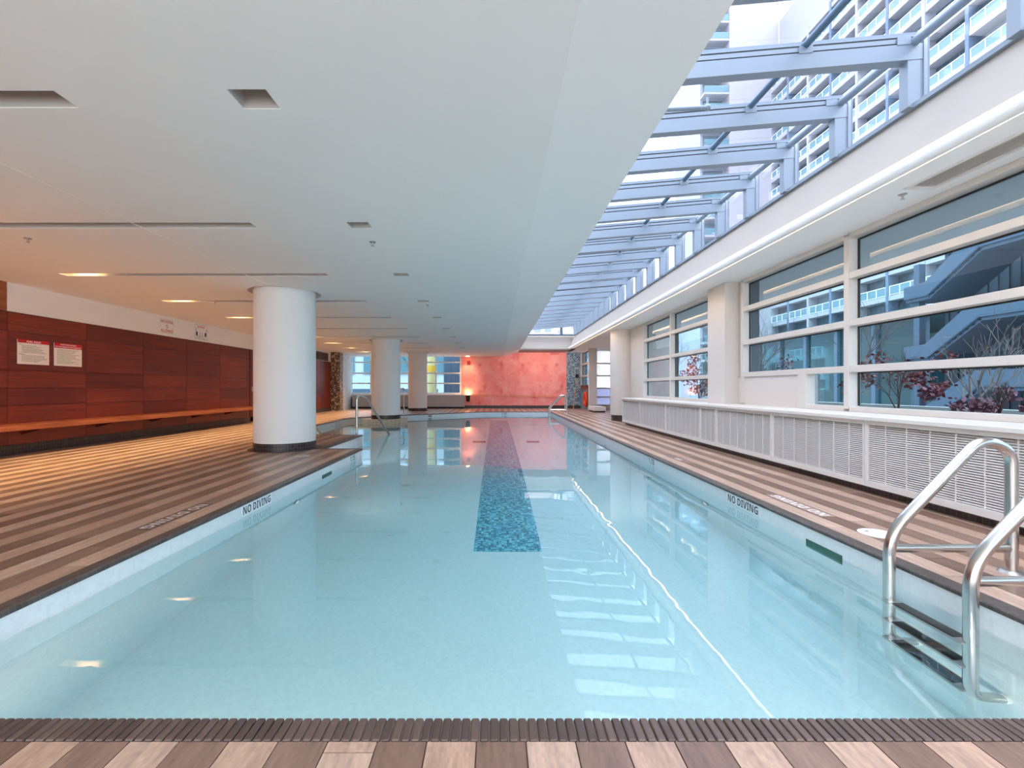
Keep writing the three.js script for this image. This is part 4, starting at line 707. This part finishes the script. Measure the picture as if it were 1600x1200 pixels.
// planting
function branches(seed, base, height, spread, n, r0) {
  const R = rng(seed), gs = [];
  const grow = (p, dir, len, r, lvl) => { const q = p.clone().add(dir.clone().multiplyScalar(len)); gs.push(rod(p, q, r, 5, r * 0.7)); if (lvl <= 0) return; const k = lvl > 1 ? 3 : 2; for (let i = 0; i < k; i++) { const d = dir.clone().add(new THREE.Vector3((R() - 0.5) * spread, R() * 0.5, (R() - 0.5) * spread)).normalize(); grow(p.clone().lerp(q, 0.55 + 0.45 * R()), d, len * (0.6 + 0.25 * R()), r * 0.62, lvl - 1); } };
  for (let i = 0; i < n; i++) grow(base.clone(), new THREE.Vector3((R() - 0.5) * spread * 0.5, 1, (R() - 0.5) * spread * 0.5).normalize(), height * 0.36, r0, 4);
  return merge(gs);
}
function leaves(seed, c, rx, ry, rz, n, size) {
  const R = rng(seed), pos = [];
  const cl = [...Array(Math.max(5, Math.round(n / 60)))].map(() => { const a = R() * 6.283, b = Math.acos(2 * R() - 1), s = 0.45 + 0.55 * R(); return new THREE.Vector3(c.x + rx * s * Math.sin(b) * Math.cos(a), c.y + ry * s * Math.cos(b), c.z + rz * s * Math.sin(b) * Math.sin(a)); });
  for (let i = 0; i < n; i++) {
    const q = cl[Math.floor(R() * cl.length)], k = Math.min(rx, ry, rz) * 0.42, p = new THREE.Vector3(q.x + (R() + R() - 1) * k, q.y + (R() + R() - 1) * k, q.z + (R() + R() - 1) * k);
    const u = new THREE.Vector3(R() - 0.5, R() - 0.5, R() - 0.5).normalize(), v = new THREE.Vector3(R() - 0.5, R() - 0.5, R() - 0.5).cross(u).normalize(), L = size * (0.7 + 0.6 * R()), W = L * 0.4;
    const a = p, b = p.clone().addScaledVector(u, L * 0.5).addScaledVector(v, W), t = p.clone().addScaledVector(u, L), d = p.clone().addScaledVector(u, L * 0.5).addScaledVector(v, -W);
    for (const w of [a, b, t, a, t, d]) pos.push(w.x, w.y, w.z);
  }
  const g = new THREE.BufferGeometry(); g.setAttribute('position', new THREE.Float32BufferAttribute(pos, 3)); g.computeVertexNormals(); return g;
}
{
  const bark = std({ color: 0x6a5f5a, roughness: 0.9 }), barkD = std({ color: 0x4a4644, roughness: 0.9 }), leafR = std({ color: 0x8a4b48, roughness: 0.7, side: THREE.DoubleSide }), leafP = std({ color: 0x9a6470, roughness: 0.7, side: THREE.DoubleSide });
  const bed = thing('planter', [6, -1.05, 8], 'grey raised planting bed outside the windows', 'planter'); part(bed, 'kerb', B(7.7, 7.9, -1.05, 0.72, -2, 14.9), std({ color: 0xa9a9a6, roughness: 0.9 })); part(bed, 'soil', B(4.6, 7.7, -1.05, 0.66, -2, 14.9), std({ color: 0x4a3f38, roughness: 1 }));
  const shrub = (x, d, h, rx, ry, rz, n, lf, seed, label) => { const t = thing('red_shrub', [x, 0.66, d], label, 'shrub'); part(t, 'branches', branches(seed, P3(x, 0.66, d), h, 1.3, 3, 0.012), bark); part(t, 'foliage', leaves(seed + 9, P3(x, 0.66 + h * 0.62, d), rx, ry, rz, n, 0.06), lf).userData.kind = 'stuff'; };
  shrub(6.2, 7.1, 0.95, 0.75, 0.4, 0.75, 700, leafR, 101, 'loose red-leaved shrub outside the wide window by the stairs');
  shrub(6.0, 5.5, 0.5, 0.9, 0.25, 0.9, 600, leafP, 102, 'low pinkish-leaved shrub on the bed outside the wide window');
  shrub(5.7, 9.6, 1.1, 0.4, 0.4, 0.5, 260, leafR, 104, 'small red shrub outside the pane next to the pier');
  shrub(5.9, 13.4, 1.5, 0.5, 0.75, 0.7, 1100, leafR, 103, 'dense upright red-brown shrub outside the second window');
  const tree = (x, d, h, seed, m, label, base = -1.05) => { const t = thing('bare_tree', [x, base, d], label, 'tree'); part(t, 'trunk', rod(P3(x, base, d), P3(x, base + h * 0.4, d), 0.05, 8, 0.035), m); part(t, 'branches', branches(seed, P3(x, base + h * 0.32, d), h, 1.5, 2, 0.028), m); };
  tree(12, 15.8, 4.2, 201, barkD, 'thin bare tree standing before the glass pavilion');
  tree(11, 20.5, 4.4, 202, barkD, 'bare tree beside the far end of the pavilion');
  tree(8.5, 8.3, 2.8, 203, bark, 'pale-barked bare sapling before the outdoor stair');
  tree(10, 27, 4.8, 204, barkD, 'bare tree seen through the second window');
  tree(5.5, 34, 12, 205, barkD, 'tall bare tree beyond the skylight end');
  tree(-4.8, 28, 4.0, 206, barkD, 'bare tree outside the far window between the columns');
  tree(-3.0, 28.5, 3.6, 207, barkD, 'bare tree beside the yellow pillar outside');
}
// beyond the far window
{
  const b = thing('street_building', [-12, -1.1, 46], 'pale low building with teal windows beyond the far window', 'building'), wc = std({ color: 0xb9bcc0, roughness: 0.8 });
  part(b, 'wall', B(-24, -3, -1.1, 6, 45, 50), wc);
  for (let i = 0; i < 6; i++) part(b, 'window', B(-22.5 + i * 3.2, -20.2 + i * 3.2, 2.4, 4.6, 44.9, 45.0), std({ color: 0x55777f, roughness: 0.2 }));
  single('garden_wall', RB(-14, -4.2, -1.1, 1.0, 33, 33.4, 0.02), std({ color: 0x4a5868, roughness: 0.8 }), 'low blue-grey wall outside the far window', 'wall');
  const y = thing('yellow_pillar', [-3.78, -1.1, 27], 'yellow round pillar outside the far window', 'pillar'); part(y, 'shaft', cyl(-3.78, 27, -1.1, 4.2, 0.24, 24), std({ color: 0xcdb87e, roughness: 0.6 })); part(y, 'band', cyl(-3.78, 27, 2.0, 2.35, 0.246, 24), std({ color: 0xd9a520, roughness: 0.6 }));
  const v = thing('navy_panel_wall', [-2.4, -1.1, 26.4], 'slate blue panelled wall outside beside the red wall', 'wall'); for (let i = 0; i < 3; i++) part(v, 'panel', RB(-2.98 + i * 0.42, -2.57 + i * 0.42, -1.1, 4, 26.3, 26.45, 0.006), std({ color: 0x465566, roughness: 0.7 }));
  const g = thing('roof_guardrail', [2.5, 3.0, 26], 'thin white guardrail outside the skylight end', 'railing'); part(g, 'top_rail', B(-1, 6, 4.55, 4.6, 26, 26.04), M.white); part(g, 'bottom_rail', B(-1, 6, 3.55, 3.6, 26, 26.04), M.white); for (let x = -1; x < 6; x += 0.14) part(g, 'baluster', B(x, x + 0.02, 3.6, 4.55, 26.01, 26.03), M.steelMat); for (const x of [-1, 6]) part(g, 'post', B(x - 0.04, x + 0.04, -1.05, 4.6, 26, 26.08), M.white);
  const h = thing('distant_block', [14, -1.1, 95], 'pinkish distant apartment block beyond the skylight end', 'building'); part(h, 'wall', B(5, 12, -1.1, 24, 95, 105), std({ color: 0xe3cdc2, roughness: 0.8 })); part(h, 'wing', B(14, 22, -1.1, 30, 90, 100), std({ color: 0xd9dcdf, roughness: 0.8 }));
  for (let k = 0; k < 8; k++) for (let i = 0; i < 3; i++) { part(h, 'window', B(5.6 + i * 2.2, 7 + i * 2.2, 1 + k * 2.9, 2.6 + k * 2.9, 94.9, 95), std({ color: 0x8fa4ad, roughness: 0.3 })); part(h, 'window', B(14.8 + i * 2.5, 16.4 + i * 2.5, 1 + k * 2.9, 2.6 + k * 2.9, 89.9, 90), std({ color: 0x8fa4ad, roughness: 0.3 })); }
}

scene.traverse((o) => { if (o.isMesh) { o.castShadow = o.castShadow !== false; o.receiveShadow = true; } });
renderer.render(scene, camera);
